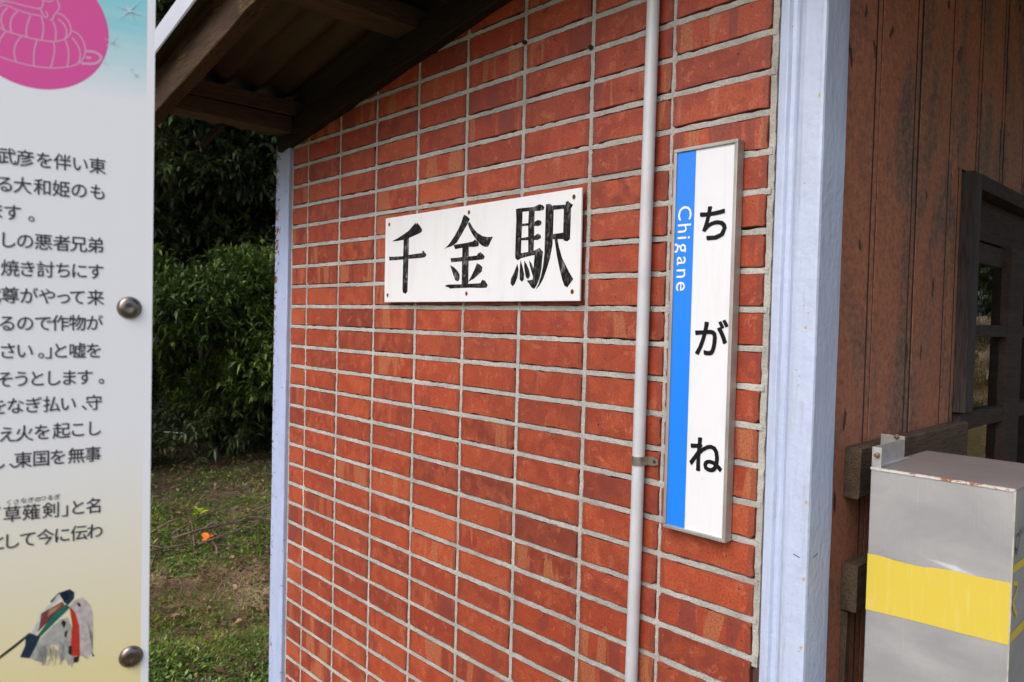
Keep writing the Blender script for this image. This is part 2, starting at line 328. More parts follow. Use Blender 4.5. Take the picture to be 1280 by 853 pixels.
# plank side wall: each board with its bead
sidew = box('plank_wall', .20, .262, .085, 3.15, 0, 2.52, M['core'], bld, 0)
def plank(y0, y1, z0, z1, sd):
    # wide flat, V groove, narrow bead, V groove
    rr = random.Random(sd); X = .2885 + rr.uniform(-.0008, .0008); g = .015
    prof = [(y0, X - .018), (y0, X - .001), (y0 + .001, X), (y1 - .0350, X), (y1 - .0335, X - g), (y1 - .0285, X - g), (y1 - .0270, X - .0005), (y1 - .0080, X - .0005), (y1 - .0065, X - g), (y1 - .0005, X - g), (y1 - .0005, X - .018)]
    V, F_ = [], []; n = len(prof); seg = 16; w1 = [rr.uniform(-.0006, .0006) for _ in range(seg + 1)]
    for i in range(seg + 1):
        for y, x in prof: V.append((x + w1[i] * .5, y + w1[i], z0 + (z1 - z0) * i / seg))
    for i in range(seg):
        for k in range(n - 1): F_.append((i * n + k, i * n + k + 1, (i + 1) * n + k + 1, (i + 1) * n + k))
    o = mesh_obj('plank', V, F_, M['plank']); o.data.materials.append(M['bare']); o.data.polygons.foreach_set('material_index', [1 if i % (n - 1) in (0, 3, 4, 5, 7, 8, 9) else 0 for i in range(len(F_))]); keep(o, sidew); o.matrix_parent_inverse = sidew.matrix_parent_inverse @ Matrix.Identity(4)  # groove faces get the dark painted-shade tone
    o.parent = sidew; o.matrix_parent_inverse = Matrix.Identity(4); return o
ys = [.0795, .2755, .4895, .7115, .917, 1.131, 1.35, 1.57, 1.79, 2.01, 2.23, 2.45, 2.67, 2.89, 3.11]
for i in range(len(ys) - 1):
    a, b = ys[i], ys[i + 1]
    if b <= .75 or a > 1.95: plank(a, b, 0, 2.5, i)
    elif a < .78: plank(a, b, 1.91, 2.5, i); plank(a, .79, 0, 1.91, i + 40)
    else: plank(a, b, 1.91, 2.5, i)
# glazed door with stiles, rails and panes, outside reflected in the glass
dr = box('glazed_door', .262, .266, .86, 1.93, 0, .02, M['darkjamb'], bld, 0)
def sub(o, p): o.parent = p; o.matrix_parent_inverse = Matrix.Identity(4); return o
def dbox(nm, *a, m='jamb', bev=.002):
    return sub(box(nm, *a, M[m], None, bev), dr)
dbox('door_jamb', .255, .3135, .790, .853, 1.322, 1.905); dbox('door_jamb', .255, .300, .806, .853, 0, 1.318)
dbox('door_jamb', .255, .3135, 1.935, 1.99, 0, 1.905); dbox('door_header', .230, .314, .8535, 1.934, 1.868, 1.905, m='darkjamb'); dbox('door_header', .22, .275, .8535, 1.934, 1.76, 1.866, m='darkjamb')
for z0, z1 in ((1.700, 1.752), (1.506, 1.538), (1.272, 1.312), (.98, 1.02), (.02, .18)): dbox('glazing_bar', .250, .296 if z1 < 1.6 else .28, .8535, 1.934, z0, z1, m='darkjamb')
for y0, y1 in ((1.212, 1.36), (1.56, 1.635)): dbox('door_stile', .262, .2985, y0, y1, .0, 1.76, m='darkjamb')
def glass():
    t = NT('window_glass'); v = t.coord(); fr = t.n('ShaderNodeFresnel', {'IOR': 1.52}); tr = t.n('ShaderNodeBsdfTransparent', {'Color': (.75, .78, .76)}); gl = t.n('ShaderNodeBsdfGlossy', {'Color': (1, 1, 1), 'Roughness': .015})
    bp = t.n('ShaderNodeBump', {'Height': t.noise(v, 9, 3, .5), 'Strength': .12, 'Distance': .004}); t.t.links.new(bp.outputs[0], gl.inputs['Normal'])
    mx = t.n('ShaderNodeMixShader', {0: t.math('MULTIPLY_ADD', fr.outputs[0], 1.0, .02)}); t.t.links.new(tr.outputs[0], mx.inputs[1]); t.t.links.new(gl.outputs[0], mx.inputs[2]); t.t.links.new(mx.outputs[0], t.out.inputs[0]); return t.m
M['glass'] = glass()
for y0, y1 in ((.851, 1.214), (1.358, 1.562), (1.633, 1.936)):
    for z0, z1 in ((1.536, 1.702), (1.31, 1.508), (1.018, 1.274), (.178, .982)):
        dbox('window_pane', .272, .276, y0, y1, z0, z1, m='glass', bev=0)
# back, left and inner walls so the glass looks into a closed dark room
M['inner'] = plain('dim_plaster', (.10, .09, .08), .9)
box('rear_wall', -1.70, .26, 3.152, 3.22, 0, 2.5, M['plank'], bld, 0); box('end_plank_wall', -1.70, -1.655, .056, 3.15, 0, 2.2, M['plank'], bld, 0)
box('interior_floor', -1.654, .199, .102, 3.15, .005, .05, M['inner'], bld, 0)
# horizontal guard rails on the side wall
for i, (z0, z1, y0, y1) in enumerate(((1.2070, 1.3020, .165, .80), (.9950, 1.085, .168, .79), (.0, .985, .108, .17))):
    if i < 2: beam('guard_rail', (.3045, y0, z0), (.3045, y1, z0), .029, z1 - z0, M['rail'], bld, seed=i, seg=8)
    else: beam('rail_post', (.300, .185, 0), (.3001, .185, .99), .022, .04, M['rail'], bld, seed=i, seg=8)

# ---- roof: pitch about 9.5 degrees, rising to the right
SL = .167
def zs(x): return 2.262 + SL * (x + 1.554)
roof = keep(mesh_obj('roof', *(lambda: ([(x, y, zs(x) + .021 + .0125 * (1 + math.cos(2 * math.pi * y / .106))) for y in np.arange(-.515, 3.6, .0106) for x in (-1.93, -.9, .3, 2.2)],
        [(j * 4 + k, (j + 1) * 4 + k, (j + 1) * 4 + k + 1, j * 4 + k + 1) for j in range(len(np.arange(-.515, 3.6, .0106)) - 1) for k in range(3)]))(), M['sheet'], smooth=True), bld)
roof.name = 'roof'
sm = roof.modifiers.new('thickness', 'SOLIDIFY'); sm.thickness = .002; sm.offset = 1
def rp_(o): return sub(o, roof)
# wall plate along the top of the bricks
rp_(beam('wall_plate', (-1.66, -.008, 2.118 - .164 * .11), (2.1, -.008, 2.118 - .164 * .11 + .164 * 3.76), .045, .082, M['oldwood'], None, seg=60, wob=.002, seed=3))
rp_(beam('wall_plate', (-1.66, .055, 2.125 + .082 - .164 * .11), (2.1, .055, 2.125 + .082 - .164 * .11 + .164 * 3.76), .08, .055, M['oldwood'], None, seg=30, wob=.002, seed=4))
# barge board, its white metal trim and the purlin ends
rp_(beam('barge_board', (-1.95, -.450, 2.200 - .178 * .74), (2.15, -.450, 2.200 + .178 * 3.36), .042, .112, M['barge'], None, seg=40, wob=.0015, seed=9))
rp_(beam('roof_trim', (-1.96, -.522, 2.279 - .19 * .66), (2.2, -.522, 2.279 + .19 * 3.5), .006, .068, M['flash'], None, seg=30, wob=.0006, seed=10))
for k, x in enumerate((-1.80, -1.554, -.88, -.22, .45, 1.12, 1.8)):
    zt = zs(x) - .001
    if k == 1:
        rp_(beam('purlin', (x - .040, -.428, 2.151), (x - .040, -.032, 2.151), .085, .0545, M['purlin'], None, seed=k, seg=8))
        rp_(beam('purlin', (x - .036, -.428, 2.2075), (x - .036, 3.4, 2.2075), .088, .052, M['purlin'], None, seed=k + 20, seg=20))
    elif k == 0:
        #rp_(beam('eave_board', (-1.845, -.47, 2.098), (-1.845, 3.5, 2.098), .028, .06, M['oldwood'], None, seed=k, seg=14))
        rp_(beam('bracket', (-1.62, -.24, 2.145), (-1.80, -.24, 2.100), .018, .022, M['oldwood'], None, seed=31, seg=3))
    else: rp_(beam('purlin', (x, -.428, zt - .062), (x, 3.45, zt - .062), .105, .058, M['purlin'], None, seed=k, seg=20))
rp_(beam('purlin', (1.95, -.42, zs(1.95) - .16), (1.95, 3.4, zs(1.95) - .16), .1, .1, M['purlin'], None, seed=77, seg=8))

# measured outlines of lettering and marks, metres in the plane of each sign
D = {'BRUSH':[[[[-0.3461,0.0521],[-0.3122,0.0607],[-0.2901,0.0677],[-0.2648,0.0765],[-0.2436,0.0896],[-0.2318,0.097],[-0.2295,0.0906],[-0.2247,0.0964],[-0.2118,0.0872],[-0.2009,0.0761],[-0.202,0.0688],[-0.225,0.0633],[-0.2462,0.0593],[-0.2619,0.0562],[-0.2896,0.0529],[-0.3194,0.0513]],[[-0.2875,0.0548],[-0.2619,0.0574],[-0.2621,0.0007],[-0.2632,-0.0497],[-0.2639,-0.0939],[-0.2732,-0.1002],[-0.2858,-0.0958],[-0.2883,-0.0894],[-0.2866,-0.0321],[-0.2859,0.0103]],[[-0.36,0.0086],[-0.333,0.0073],[-0.2843,0.0068],[-0.2602,0.0091],[-0.2126,0.0109],[-0.1986,0.011],[-0.2001,0.0136],[-0.194,0.0182],[-0.1848,0.0116],[-0.1778,0.0051],[-0.1844,-0.0007],[-0.2016,-0.002],[-0.262,-0.0022],[-0.3251,-0.0029],[-0.3573,-0.0028],[-0.3559,0.0028]]],[[[-0.02,0.1005],[-0.0089,0.0961],[0.0039,0.0874],[-0.0003,0.0836],[-0.0065,0.0744],[-0.0186,0.0615],[-0.0318,0.0467],[-0.048,0.0302],[-0.0704,0.0219],[-0.0905,0.0195],[-0.1002,0.0161],[-0.0849,0.0252],[-0.0736,0.0335],[-0.0571,0.0484],[-0.0409,0.0666],[-0.0303,0.0815],[-0.0252,0.0933]],[[-0.0043,0.076],[0.0026,0.0799],[0.0165,0.0641],[0.0329,0.0509],[0.0542,0.041],[0.0739,0.037],[0.0942,0.0367],[0.0879,0.0304],[0.0806,0.0225],[0.0768,0.0134],[0.0655,0.0133],[0.0525,0.0174],[0.0391,0.0267],[0.0255,0.0378],[0.0127,0.0506],[0.0031,0.0633]],[[-0.0608,0.0256],[-0.0339,0.0265],[-0.0064,0.0277],[0.0178,0.0297],[0.0256,0.0343],[0.0337,0.0304],[0.0418,0.0231],[0.0394,0.0165],[0.0263,0.0155],[0.0021,0.0168],[-0.0252,0.0159],[-0.0531,0.0139],[-0.056,0.0183]],[[-0.0236,0.0183],[0.0021,0.0179],[0.0022,-0.016],[0.0023,-0.0506],[0.003,-0.0852],[-0.0233,-0.0848],[-0.0234,-0.0358],[-0.0216,-0.008]],[[-0.0722,-0.0085],[-0.0466,-0.0086],[-0.0189,-0.0074],[0.0057,-0.0075],[0.035,-0.0065],[0.0375,-0.0022],[0.0478,0.0014],[0.0584,-0.0049],[0.0649,-0.0112],[0.0604,-0.0168],[0.0459,-0.0178],[0.0088,-0.0187],[-0.0295,-0.0188],[-0.0678,-0.0194],[-0.0663,-0.013]],[[-0.0732,-0.0263],[-0.057,-0.0329],[-0.0426,-0.0422],[-0.0322,-0.053],[-0.0324,-0.0636],[-0.0388,-0.0704],[-0.0502,-0.0667],[-0.0574,-0.0559],[-0.0636,-0.0415]],[[0.0357,-0.0259],[0.0463,-0.0298],[0.057,-0.0369],[0.0548,-0.047],[0.042,-0.0551],[0.0238,-0.0649],[0.0026,-0.072],[0.0129,-0.0595],[0.0257,-0.0427]],[[-0.091,-0.0794],[-0.0783,-0.0774],[-0.0274,-0.0777],[0.0108,-0.077],[0.0506,-0.0764],[0.0581,-0.0674],[0.0686,-0.071],[0.0782,-0.0813],[0.0743,-0.088],[0.0536,-0.0884],[0.0112,-0.087],[-0.0326,-0.0874],[-0.0722,-0.0882],[-0.0781,-0.0846],[-0.0897,-0.083]]],[[[0.1739,0.0968],[0.1852,0.0976],[0.1966,0.093],[0.1968,0.0578],[0.1945,0.0228],[0.195,-0.0055],[0.1946,-0.0213],[0.1844,-0.0251],[0.1765,-0.0205],[0.1747,-0.0133],[0.1765,0.0239],[0.1773,0.0593],[0.1764,0.0842]],[[0.1852,0.0976],[0.2106,0.0969],[0.2355,0.0963],[0.2492,0.0967],[0.2525,0.1005],[0.2623,0.0979],[0.2687,0.0925],[0.266,0.0866],[0.2531,0.0854],[0.226,0.0875],[0.1957,0.0885]],[[0.2184,0.0892],[0.2373,0.0885],[0.237,0.0547],[0.2373,0.0201],[0.2368,-0.0076],[0.2194,-0.0084],[0.2184,0.0213],[0.2171,0.0562]],[[0.1942,0.0605],[0.2195,0.0602],[0.2442,0.0604],[0.2475,0.0649],[0.2563,0.0635],[0.2613,0.058],[0.2581,0.0524],[0.2494,0.051],[0.2197,0.0543],[0.1944,0.0545]],[[0.1954,0.0269],[0.2181,0.0283],[0.2429,0.0284],[0.25,0.0341],[0.2589,0.0297],[0.2601,0.0228],[0.2506,0.0193],[0.2209,0.0204],[0.1946,0.0217]],[[0.1916,-0.0088],[0.2194,-0.0067],[0.2416,-0.0044],[0.2466,-0.0074],[0.242,-0.0148],[0.2197,-0.0172],[0.192,-0.0212]],[[0.2416,-0.0044],[0.2561,0.0007],[0.2676,-0.0091],[0.2653,-0.0261],[0.2641,-0.0467],[0.2587,-0.0705],[0.2495,-0.0859],[0.2424,-0.0934],[0.2333,-0.0901],[0.2245,-0.0802],[0.2168,-0.0737],[0.2292,-0.0726],[0.2366,-0.0717],[0.2418,-0.0493],[0.2449,-0.0287],[0.2429,-0.0131]],[[0.1837,-0.0332],[0.1878,-0.0476],[0.1848,-0.0652],[0.1761,-0.081],[0.1684,-0.0862],[0.1613,-0.0789],[0.1625,-0.0682],[0.1725,-0.0542]],[[0.1947,-0.0256],[0.2014,-0.041],[0.2076,-0.0588],[0.2065,-0.071],[0.2001,-0.0762],[0.1928,-0.0707],[0.1922,-0.0548],[0.1926,-0.0371]],[[0.2075,-0.0272],[0.2154,-0.0362],[0.2234,-0.0487],[0.2274,-0.0628],[0.2217,-0.0707],[0.214,-0.066],[0.2099,-0.0518],[0.2069,-0.0394]],[[0.2226,-0.0267],[0.2303,-0.0333],[0.2382,-0.0458],[0.241,-0.0563],[0.2363,-0.0631],[0.2299,-0.049],[0.2255,-0.0384]],[[0.2733,0.0985],[0.2861,0.0983],[0.2981,0.0904],[0.2981,0.0635],[0.2979,0.0298],[0.2974,0.0062],[0.2905,-0.0238],[0.2818,-0.0473],[0.2707,-0.0708],[0.2592,-0.086],[0.2473,-0.0945],[0.2566,-0.0808],[0.2633,-0.0638],[0.2688,-0.0434],[0.2726,-0.0162],[0.2747,0.0178],[0.2759,0.0517],[0.2759,0.0789]],[[0.2956,0.094],[0.3165,0.0926],[0.3348,0.0919],[0.3346,0.0969],[0.3413,0.0995],[0.3482,0.0939],[0.3563,0.0898],[0.353,0.0835],[0.3306,0.0833],[0.2983,0.0836]],[[0.3296,0.0841],[0.3507,0.0854],[0.3509,0.0558],[0.3505,0.0295],[0.3501,0.0147],[0.3422,0.0102],[0.3322,0.0125],[0.3293,0.0177],[0.3305,0.0475]],[[0.2966,0.0292],[0.3302,0.0303],[0.3316,0.0159],[0.2984,0.018]],[[0.303,0.0177],[0.3123,0.0171],[0.3176,-0.0016],[0.3277,-0.0255],[0.342,-0.046],[0.3501,-0.0579],[0.3631,-0.0737],[0.3545,-0.0827],[0.3459,-0.0918],[0.3367,-0.0874],[0.3293,-0.0722],[0.3217,-0.052],[0.3113,-0.0181]]]],
'HOLES':[[-0.3617,0.1021],[-0.3631,-0.1029],[-0.0005,0.105],[-0.0035,-0.1017],[0.3588,0.1066],[0.361,-0.101]],
'P0':[0.0668,-0.9798,1.4904],
'LINES':[[['武',-0.1225,0.1598],['彦',-0.1083,0.1598],['を',-0.0931,0.1599],['伴',-0.0785,0.16],['い',-0.0641,0.1601],['東',-0.0495,0.1601]],[['る',-0.1238,0.1342],['大',-0.1103,0.1344],['和',-0.0943,0.1345],['姫',-0.0795,0.1346],['の',-0.0647,0.1348],['も',-0.049,0.1349]],[['ま',-0.1312,0.1087],['す',-0.118,0.1086],['。',-0.1031,0.1085]],[['し',-0.1214,0.0829],['の',-0.1079,0.083],['悪',-0.0935,0.083],['者',-0.0786,0.0831],['兄',-0.0647,0.0832],['弟',-0.0505,0.0832]],[['焼',-0.1195,0.057],['き',-0.106,0.0571],['討',-0.0916,0.0573],['ち',-0.0772,0.0574],['に',-0.0641,0.0575],['す',-0.0503,0.0576]],[['武',-0.1336,0.0318],['尊',-0.1194,0.0319],['が',-0.1048,0.0319],['や',-0.0902,0.032],['っ',-0.077,0.0321],['て',-0.0653,0.0321],['来',-0.0501,0.0322]],[['る',-0.1215,0.0058],['の',-0.1075,0.0061],['で',-0.0933,0.0065],['作',-0.0794,0.0068],['物',-0.0651,0.0072],['が',-0.0509,0.0075]],[['さ',-0.1209,-0.0199],['い',-0.1078,-0.0198],['。',-0.0947,-0.0198],['」',-0.0905,-0.0197],['と',-0.0791,-0.0197],['嘘',-0.0651,-0.0196],['を',-0.0512,-0.0195]],[['そ',-0.1229,-0.0464],['う',-0.1101,-0.0462],['と',-0.0978,-0.0461],['し',-0.0849,-0.0459],['ま',-0.0718,-0.0457],['す',-0.0586,-0.0455],['。',-0.0445,-0.0453]],[['を',-0.128,-0.0716],['な',-0.1148,-0.0714],['ぎ',-0.1007,-0.0712],['払',-0.0861,-0.071],['い',-0.0725,-0.0709],['、',-0.0587,-0.0707],['守',-0.0508,-0.0706]],[['え',-0.1211,-0.098],['火',-0.1077,-0.0976],['を',-0.0934,-0.0972],['起',-0.0778,-0.0967],['こ',-0.0641,-0.0963],['し',-0.0506,-0.096]],[['し',-0.1289,-0.1231],['、',-0.117,-0.1229],['東',-0.1086,-0.1227],['国',-0.0941,-0.1223],['を',-0.0804,-0.122],['無',-0.0653,-0.1217],['事',-0.0513,-0.1214]],[['「',-0.1285,-0.1734],['草',-0.1168,-0.1732],['薙',-0.1018,-0.1731],['剣',-0.0859,-0.1729],['」',-0.0762,-0.1728],['と',-0.0637,-0.1726],['名',-0.0498,-0.1725]],[['と',-0.1284,-0.1988],['し',-0.1174,-0.1986],['て',-0.1043,-0.1985],['今',-0.0902,-0.1983],['に',-0.0766,-0.1981],['伝',-0.0625,-0.198],['わ',-0.049,-0.1978]]],
'RUBY':[['くさ',-0.1163,-0.162],['なぎの',-0.1022,-0.1614],['つるぎ',-0.0866,-0.1607]],
'CIRC':[-0.1005,0.2853,0.0597],
'DRAW':[[[-0.1338,0.2788],[-0.1282,0.2761],[-0.1244,0.2735],[-0.109,0.2717],[-0.0993,0.2709],[-0.0863,0.2716],[-0.0793,0.2746],[-0.0743,0.2792],[-0.072,0.2849],[-0.0733,0.2917],[-0.0764,0.2963],[-0.0805,0.2989],[-0.0835,0.299]],[[-0.1226,0.2955],[-0.1263,0.2889],[-0.1277,0.283],[-0.1258,0.276],[-0.1239,0.2736]],[[-0.1149,0.2938],[-0.1192,0.2872],[-0.1206,0.28],[-0.1194,0.2732]],[[-0.1048,0.2922],[-0.1071,0.2842],[-0.1081,0.2782],[-0.1079,0.272]],[[-0.0964,0.2935],[-0.0944,0.2859],[-0.0948,0.2776],[-0.0958,0.2716]],[[-0.0875,0.2915],[-0.0849,0.2856],[-0.0846,0.2799],[-0.0848,0.2726]],[[-0.083,0.2942],[-0.0774,0.2896],[-0.0755,0.283],[-0.0773,0.2753]],[[-0.1337,0.2512],[-0.128,0.2495],[-0.1185,0.2474],[-0.104,0.2457],[-0.0892,0.2465],[-0.0741,0.2503],[-0.0649,0.2557],[-0.0608,0.2636],[-0.0603,0.272],[-0.063,0.2798],[-0.0671,0.2842],[-0.0717,0.2852]],[[-0.1239,0.2725],[-0.1281,0.2659],[-0.1295,0.2577]],[[-0.1119,0.2711],[-0.1162,0.2639],[-0.1176,0.2556],[-0.1157,0.2471]],[[-0.0997,0.2708],[-0.1017,0.2612],[-0.1021,0.2542],[-0.1019,0.2461]],[[-0.0863,0.2713],[-0.0853,0.2645],[-0.0867,0.2549],[-0.0887,0.2469]],[[-0.0768,0.2751],[-0.0742,0.2668],[-0.0741,0.2574],[-0.0756,0.25]],[[-0.0717,0.2791],[-0.066,0.2721],[-0.0641,0.263],[-0.0664,0.2551]],[[-0.0598,0.2684],[-0.0535,0.2693],[-0.0482,0.2674],[-0.0466,0.2647],[-0.0492,0.26],[-0.0544,0.2571],[-0.0638,0.2561]],[[-0.0597,0.2624],[-0.0555,0.263]],[[-0.1292,0.2945],[-0.1245,0.2978],[-0.1168,0.2951],[-0.1072,0.2933],[-0.0964,0.2935]],[[-0.1301,0.3004],[-0.1188,0.3007],[-0.1092,0.2997],[-0.0974,0.2996]],[[-0.0974,0.3013],[-0.0959,0.2971],[-0.0934,0.2919],[-0.091,0.2947],[-0.092,0.298],[-0.093,0.2983]],[[-0.0841,0.3115],[-0.0815,0.3062],[-0.083,0.3012],[-0.086,0.297],[-0.087,0.2922],[-0.0895,0.2916]],[[-0.0945,0.3084],[-0.0896,0.3078],[-0.0866,0.3109]],[[-0.0965,0.3004],[-0.0945,0.3055],[-0.0955,0.3087]],[[-0.1282,0.2975],[-0.1254,0.3004]]],
'TAS':[['k',[[-0.1277,-0.3077],[-0.1151,-0.2984],[-0.1028,-0.2889],[-0.1017,-0.2909],[-0.1141,-0.301],[-0.1277,-0.3107]]],['g',[[-0.0932,-0.2963],[-0.084,-0.2859],[-0.0784,-0.2827],[-0.0819,-0.2961],[-0.0865,-0.3037],[-0.09,-0.3213],[-0.0915,-0.3224],[-0.0925,-0.3195],[-0.0961,-0.3181],[-0.0971,-0.3155],[-0.1021,-0.3138],[-0.1002,-0.3069]]],['g',[[-0.086,-0.3032],[-0.083,-0.2873],[-0.0779,-0.2809],[-0.0717,-0.2796],[-0.0683,-0.2889],[-0.0681,-0.3087],[-0.0661,-0.3265],[-0.0677,-0.3305],[-0.0691,-0.3258],[-0.0701,-0.3283],[-0.0735,-0.3199],[-0.0756,-0.317],[-0.0774,-0.324],[-0.0788,-0.3065]]],['p',[[-0.0665,-0.2645],[-0.0628,-0.2633],[-0.0591,-0.2621],[-0.0579,-0.2642],[-0.0527,-0.2707],[-0.0503,-0.2798],[-0.0498,-0.3025],[-0.0516,-0.2958],[-0.0547,-0.2871],[-0.0527,-0.3019],[-0.05,-0.3187],[-0.0523,-0.3207],[-0.0544,-0.3247],[-0.0561,-0.3212],[-0.0609,-0.3189],[-0.0617,-0.2902],[-0.0659,-0.2757],[-0.0696,-0.2689]]],['w',[[-0.1013,-0.2904],[-0.0973,-0.2809],[-0.0943,-0.273],[-0.0862,-0.2629],[-0.0801,-0.256],[-0.0718,-0.255],[-0.0697,-0.259],[-0.076,-0.258],[-0.0831,-0.2647],[-0.0928,-0.2745],[-0.0952,-0.2861],[-0.0982,-0.2928]]],['n',[[-0.0862,-0.2617],[-0.0791,-0.2544],[-0.0698,-0.2523],[-0.0661,-0.256],[-0.0663,-0.2621],[-0.0712,-0.268],[-0.0744,-0.265],[-0.0702,-0.2602],[-0.0718,-0.2544],[-0.0791,-0.2556],[-0.0847,-0.2632]]],['b',[[-0.0933,-0.272],[-0.0759,-0.2635],[-0.0738,-0.2682],[-0.0841,-0.2749],[-0.0912,-0.2845],[-0.0962,-0.2896],[-0.0947,-0.2838]]],['o',[[-0.0867,-0.2695],[-0.0759,-0.2659],[-0.0821,-0.2716],[-0.0882,-0.2765]]],['t',[[-0.0942,-0.29],[-0.0841,-0.2761],[-0.0728,-0.2665],[-0.0696,-0.2707],[-0.0779,-0.2785],[-0.0932,-0.2938],[-0.0977,-0.2953]]],['n',[[-0.1023,-0.289],[-0.0962,-0.2932],[-0.0932,-0.2926],[-0.0972,-0.3027],[-0.1026,-0.3137],[-0.1101,-0.3109],[-0.1062,-0.3009],[-0.1057,-0.2937]]],['r',[[-0.0702,-0.2688],[-0.0654,-0.2758],[-0.0616,-0.2902],[-0.0609,-0.3202],[-0.0672,-0.3194],[-0.0689,-0.3086],[-0.0676,-0.289]]],['k',[[-0.0644,-0.2667],[-0.0612,-0.2673],[-0.0604,-0.2715],[-0.0623,-0.2708]]],['k',[[-0.0758,-0.2813],[-0.0725,-0.2844],[-0.0745,-0.2902],[-0.0768,-0.2848]]],['k',[[-0.0737,-0.2934],[-0.0711,-0.2923],[-0.0728,-0.3003],[-0.0742,-0.2976]]],['k',[[-0.0662,-0.3203],[-0.0614,-0.32],[-0.0624,-0.326],[-0.0661,-0.3259]]],['k',[[-0.0704,-0.3082],[-0.0678,-0.3088],[-0.0677,-0.3187],[-0.0709,-0.3155]]],['k',[[-0.0513,-0.3178],[-0.0485,-0.3228],[-0.0502,-0.3231]]]],
'STARS':[[-0.0233,0.3157],[-0.0382,0.2821],[-0.0439,0.2604],[-0.0172,0.254],[-0.0211,0.2588]],
'BOXR':[[0.1045,1.1326],[0.113,1.1355],[0.135,1.1293],[0.1336,1.121],[0.1214,1.1116],[0.1041,1.1073],[0.12,1.0924],[0.1377,1.0793],[0.129,1.0767]],
'BOXO':[[0.1281,1.2099],[0.1148,1.2074],[0.1079,1.1942],[0.1166,1.1853],[0.1286,1.1902],[0.1322,1.2018],[0.1281,1.2099]],
'BOXM':[[0.1356,1.2036],[0.1318,1.2153],[0.1444,1.2069],[0.1484,1.2173],[0.154,1.2064]],
'BOXN':[[0.101,1.1816],[0.1012,1.1912],[0.1177,1.1787],[0.1274,1.1861]],
'BOXBAND':[[0.101,1.1708],[0.165,1.17],[0.0971,1.0958],[0.1867,1.0426]],
'BANDF':[[0.3585,1.1297],[0.3763,1.1308],[0.3942,1.1299],[0.4019,1.1292],[0.4168,1.1288],[0.4316,1.1285],[0.4507,1.1292],[0.4623,1.1318],[0.4875,1.1342],[0.523,1.1344],[0.5714,1.1367],[0.5719,1.0403],[0.5135,1.038],[0.4445,1.0362],[0.3584,1.0318]],
'SMEAR':[[0.4409,1.1344],[0.4501,1.1446],[0.4778,1.1504],[0.5049,1.1509],[0.5395,1.1525],[0.5378,1.1434],[0.5097,1.1396],[0.4783,1.1369],[0.4644,1.1379],[0.4528,1.1336]]}
# ================================================================== painted station name board
def ink():
    t = NT('brushed_black_paint'); v = t.coord(); n = t.noise(t.mapping(v, (6, 6, 1)), 40, 4, .6, .6); n2 = t.noise(v, 60, 4, .6, .8); n3 = t.noise(v, 14, 3, .5)
    k = t.math('MULTIPLY', t.ramp(t.math('ADD', t.math('MULTIPLY', n, .6), t.math('MULTIPLY', n2, .4)), [(.50, 0), (.60, 1)]), t.ramp(n3, [(.40, .15), (.60, 1)]))
    t.P(Base_Color=t.mix(k, (.009, .008, .009), (.20, .20, .205)), Roughness=.6); t.set(t.b, 'Specular IOR Level', .12); t.bump(n, .3, .0006); return t.m
M['ink'] = ink()
def enamel(name, c):
    t = NT(name); v = t.coord(); a = t.noise(t.mapping(v, (7, 7, .8)), 7, 5, .65, .2); b = t.noise(v, 9, 6, .7); d = t.noise(v, 160, 3, .6)
    k = t.mix(t.ramp(a, [(.52, 0), (.75, .22)]), c, (.52, .49, .43)); k = t.mix(t.ramp(b, [(.5, 0), (.75, .16)]), k, (.5, .5, .5)); k = t.mix(t.ramp(d, [(.73, 0), (.75, .5)]), k, (.25, .2, .16))
    t.P(Base_Color=k, Roughness=t.ramp(b, [(.3, .28), (.7, .45)])); t.bump(t.noise(v, 5, 3), .1, .002); return t.m
M['white'] = enamel('white_enamel', (.73, .745, .78))
M['rust'] = plain('rusty_screw', (.06, .03, .018), .7, .3, bump=.8, bscale=900, var=.4, vscale=300); M['ruststain'] = plain('rust_stain', (.42, .24, .12), .7, var=.25, vscale=300)
nb = thing('station_name_board', 'white rectangular board with three brushed black kanji screwed to the red bricks', 'sign', (-.5984, -.005, 1.687))
bm = bmesh.new(); hw, hh = .382, .1225
pts = [(-.3818, .1208), (.3808, .1245), (.3832, -.1217), (-.3808, -.1237)]
f3 = lambda u, v, d: Vector((u, d, v))
fr = [bm.verts.new((u, -.0125, v)) for u, v in pts]; bk = [bm.verts.new((u, -.0072, v)) for u, v in pts]; bm.faces.new(fr); bm.faces.new(bk[::-1])
for i in range(4): bm.faces.new((fr[i], fr[(i + 1) % 4], bk[(i + 1) % 4], bk[i]))
bmesh.ops.bevel(bm, geom=bm.edges[:], offset=.0009, segments=2, affect='EDGES'); bm_obj('board', bm, M['white'], nb)
for nm, polys in zip(('character',) * 3, D['BRUSH']):
    bm = bmesh.new()
    for i, p in enumerate(polys): extrude_poly(bm, p, f3, -.0120, -.01285 - .00006 * (i % 5))
    o = bm_obj(nm, bm, M['ink'], nb)
for u, v in D['HOLES']:
    bm = bmesh.new(); bmesh.ops.create_cone(bm, segments=14, radius1=.0062, radius2=.0058, depth=.0006, cap_ends=True, matrix=Matrix.Translation((u, -.0128, v - .0004)) @ Matrix.Rotation(R(90), 4, 'X'))
    for k, vv in enumerate(bm.verts): vv.co.x = u + (vv.co.x - u) * .85; vv.co.z += .0006 * math.sin(k * 2.3)
    o = bm_obj('rust_ring', bm, M['ruststain'])
    bm = bmesh.new(); bmesh.ops.create_uvsphere(bm, u_segments=12, v_segments=6, radius=.0045)
    for vv in bm.verts: vv.co = Vector((vv.co.x * .9 + u, vv.co.y * .35 - .0130, vv.co.z * 1.05 + v))
    s_ = bm_obj('screw', bm, M['rust'], nb); o.parent = s_

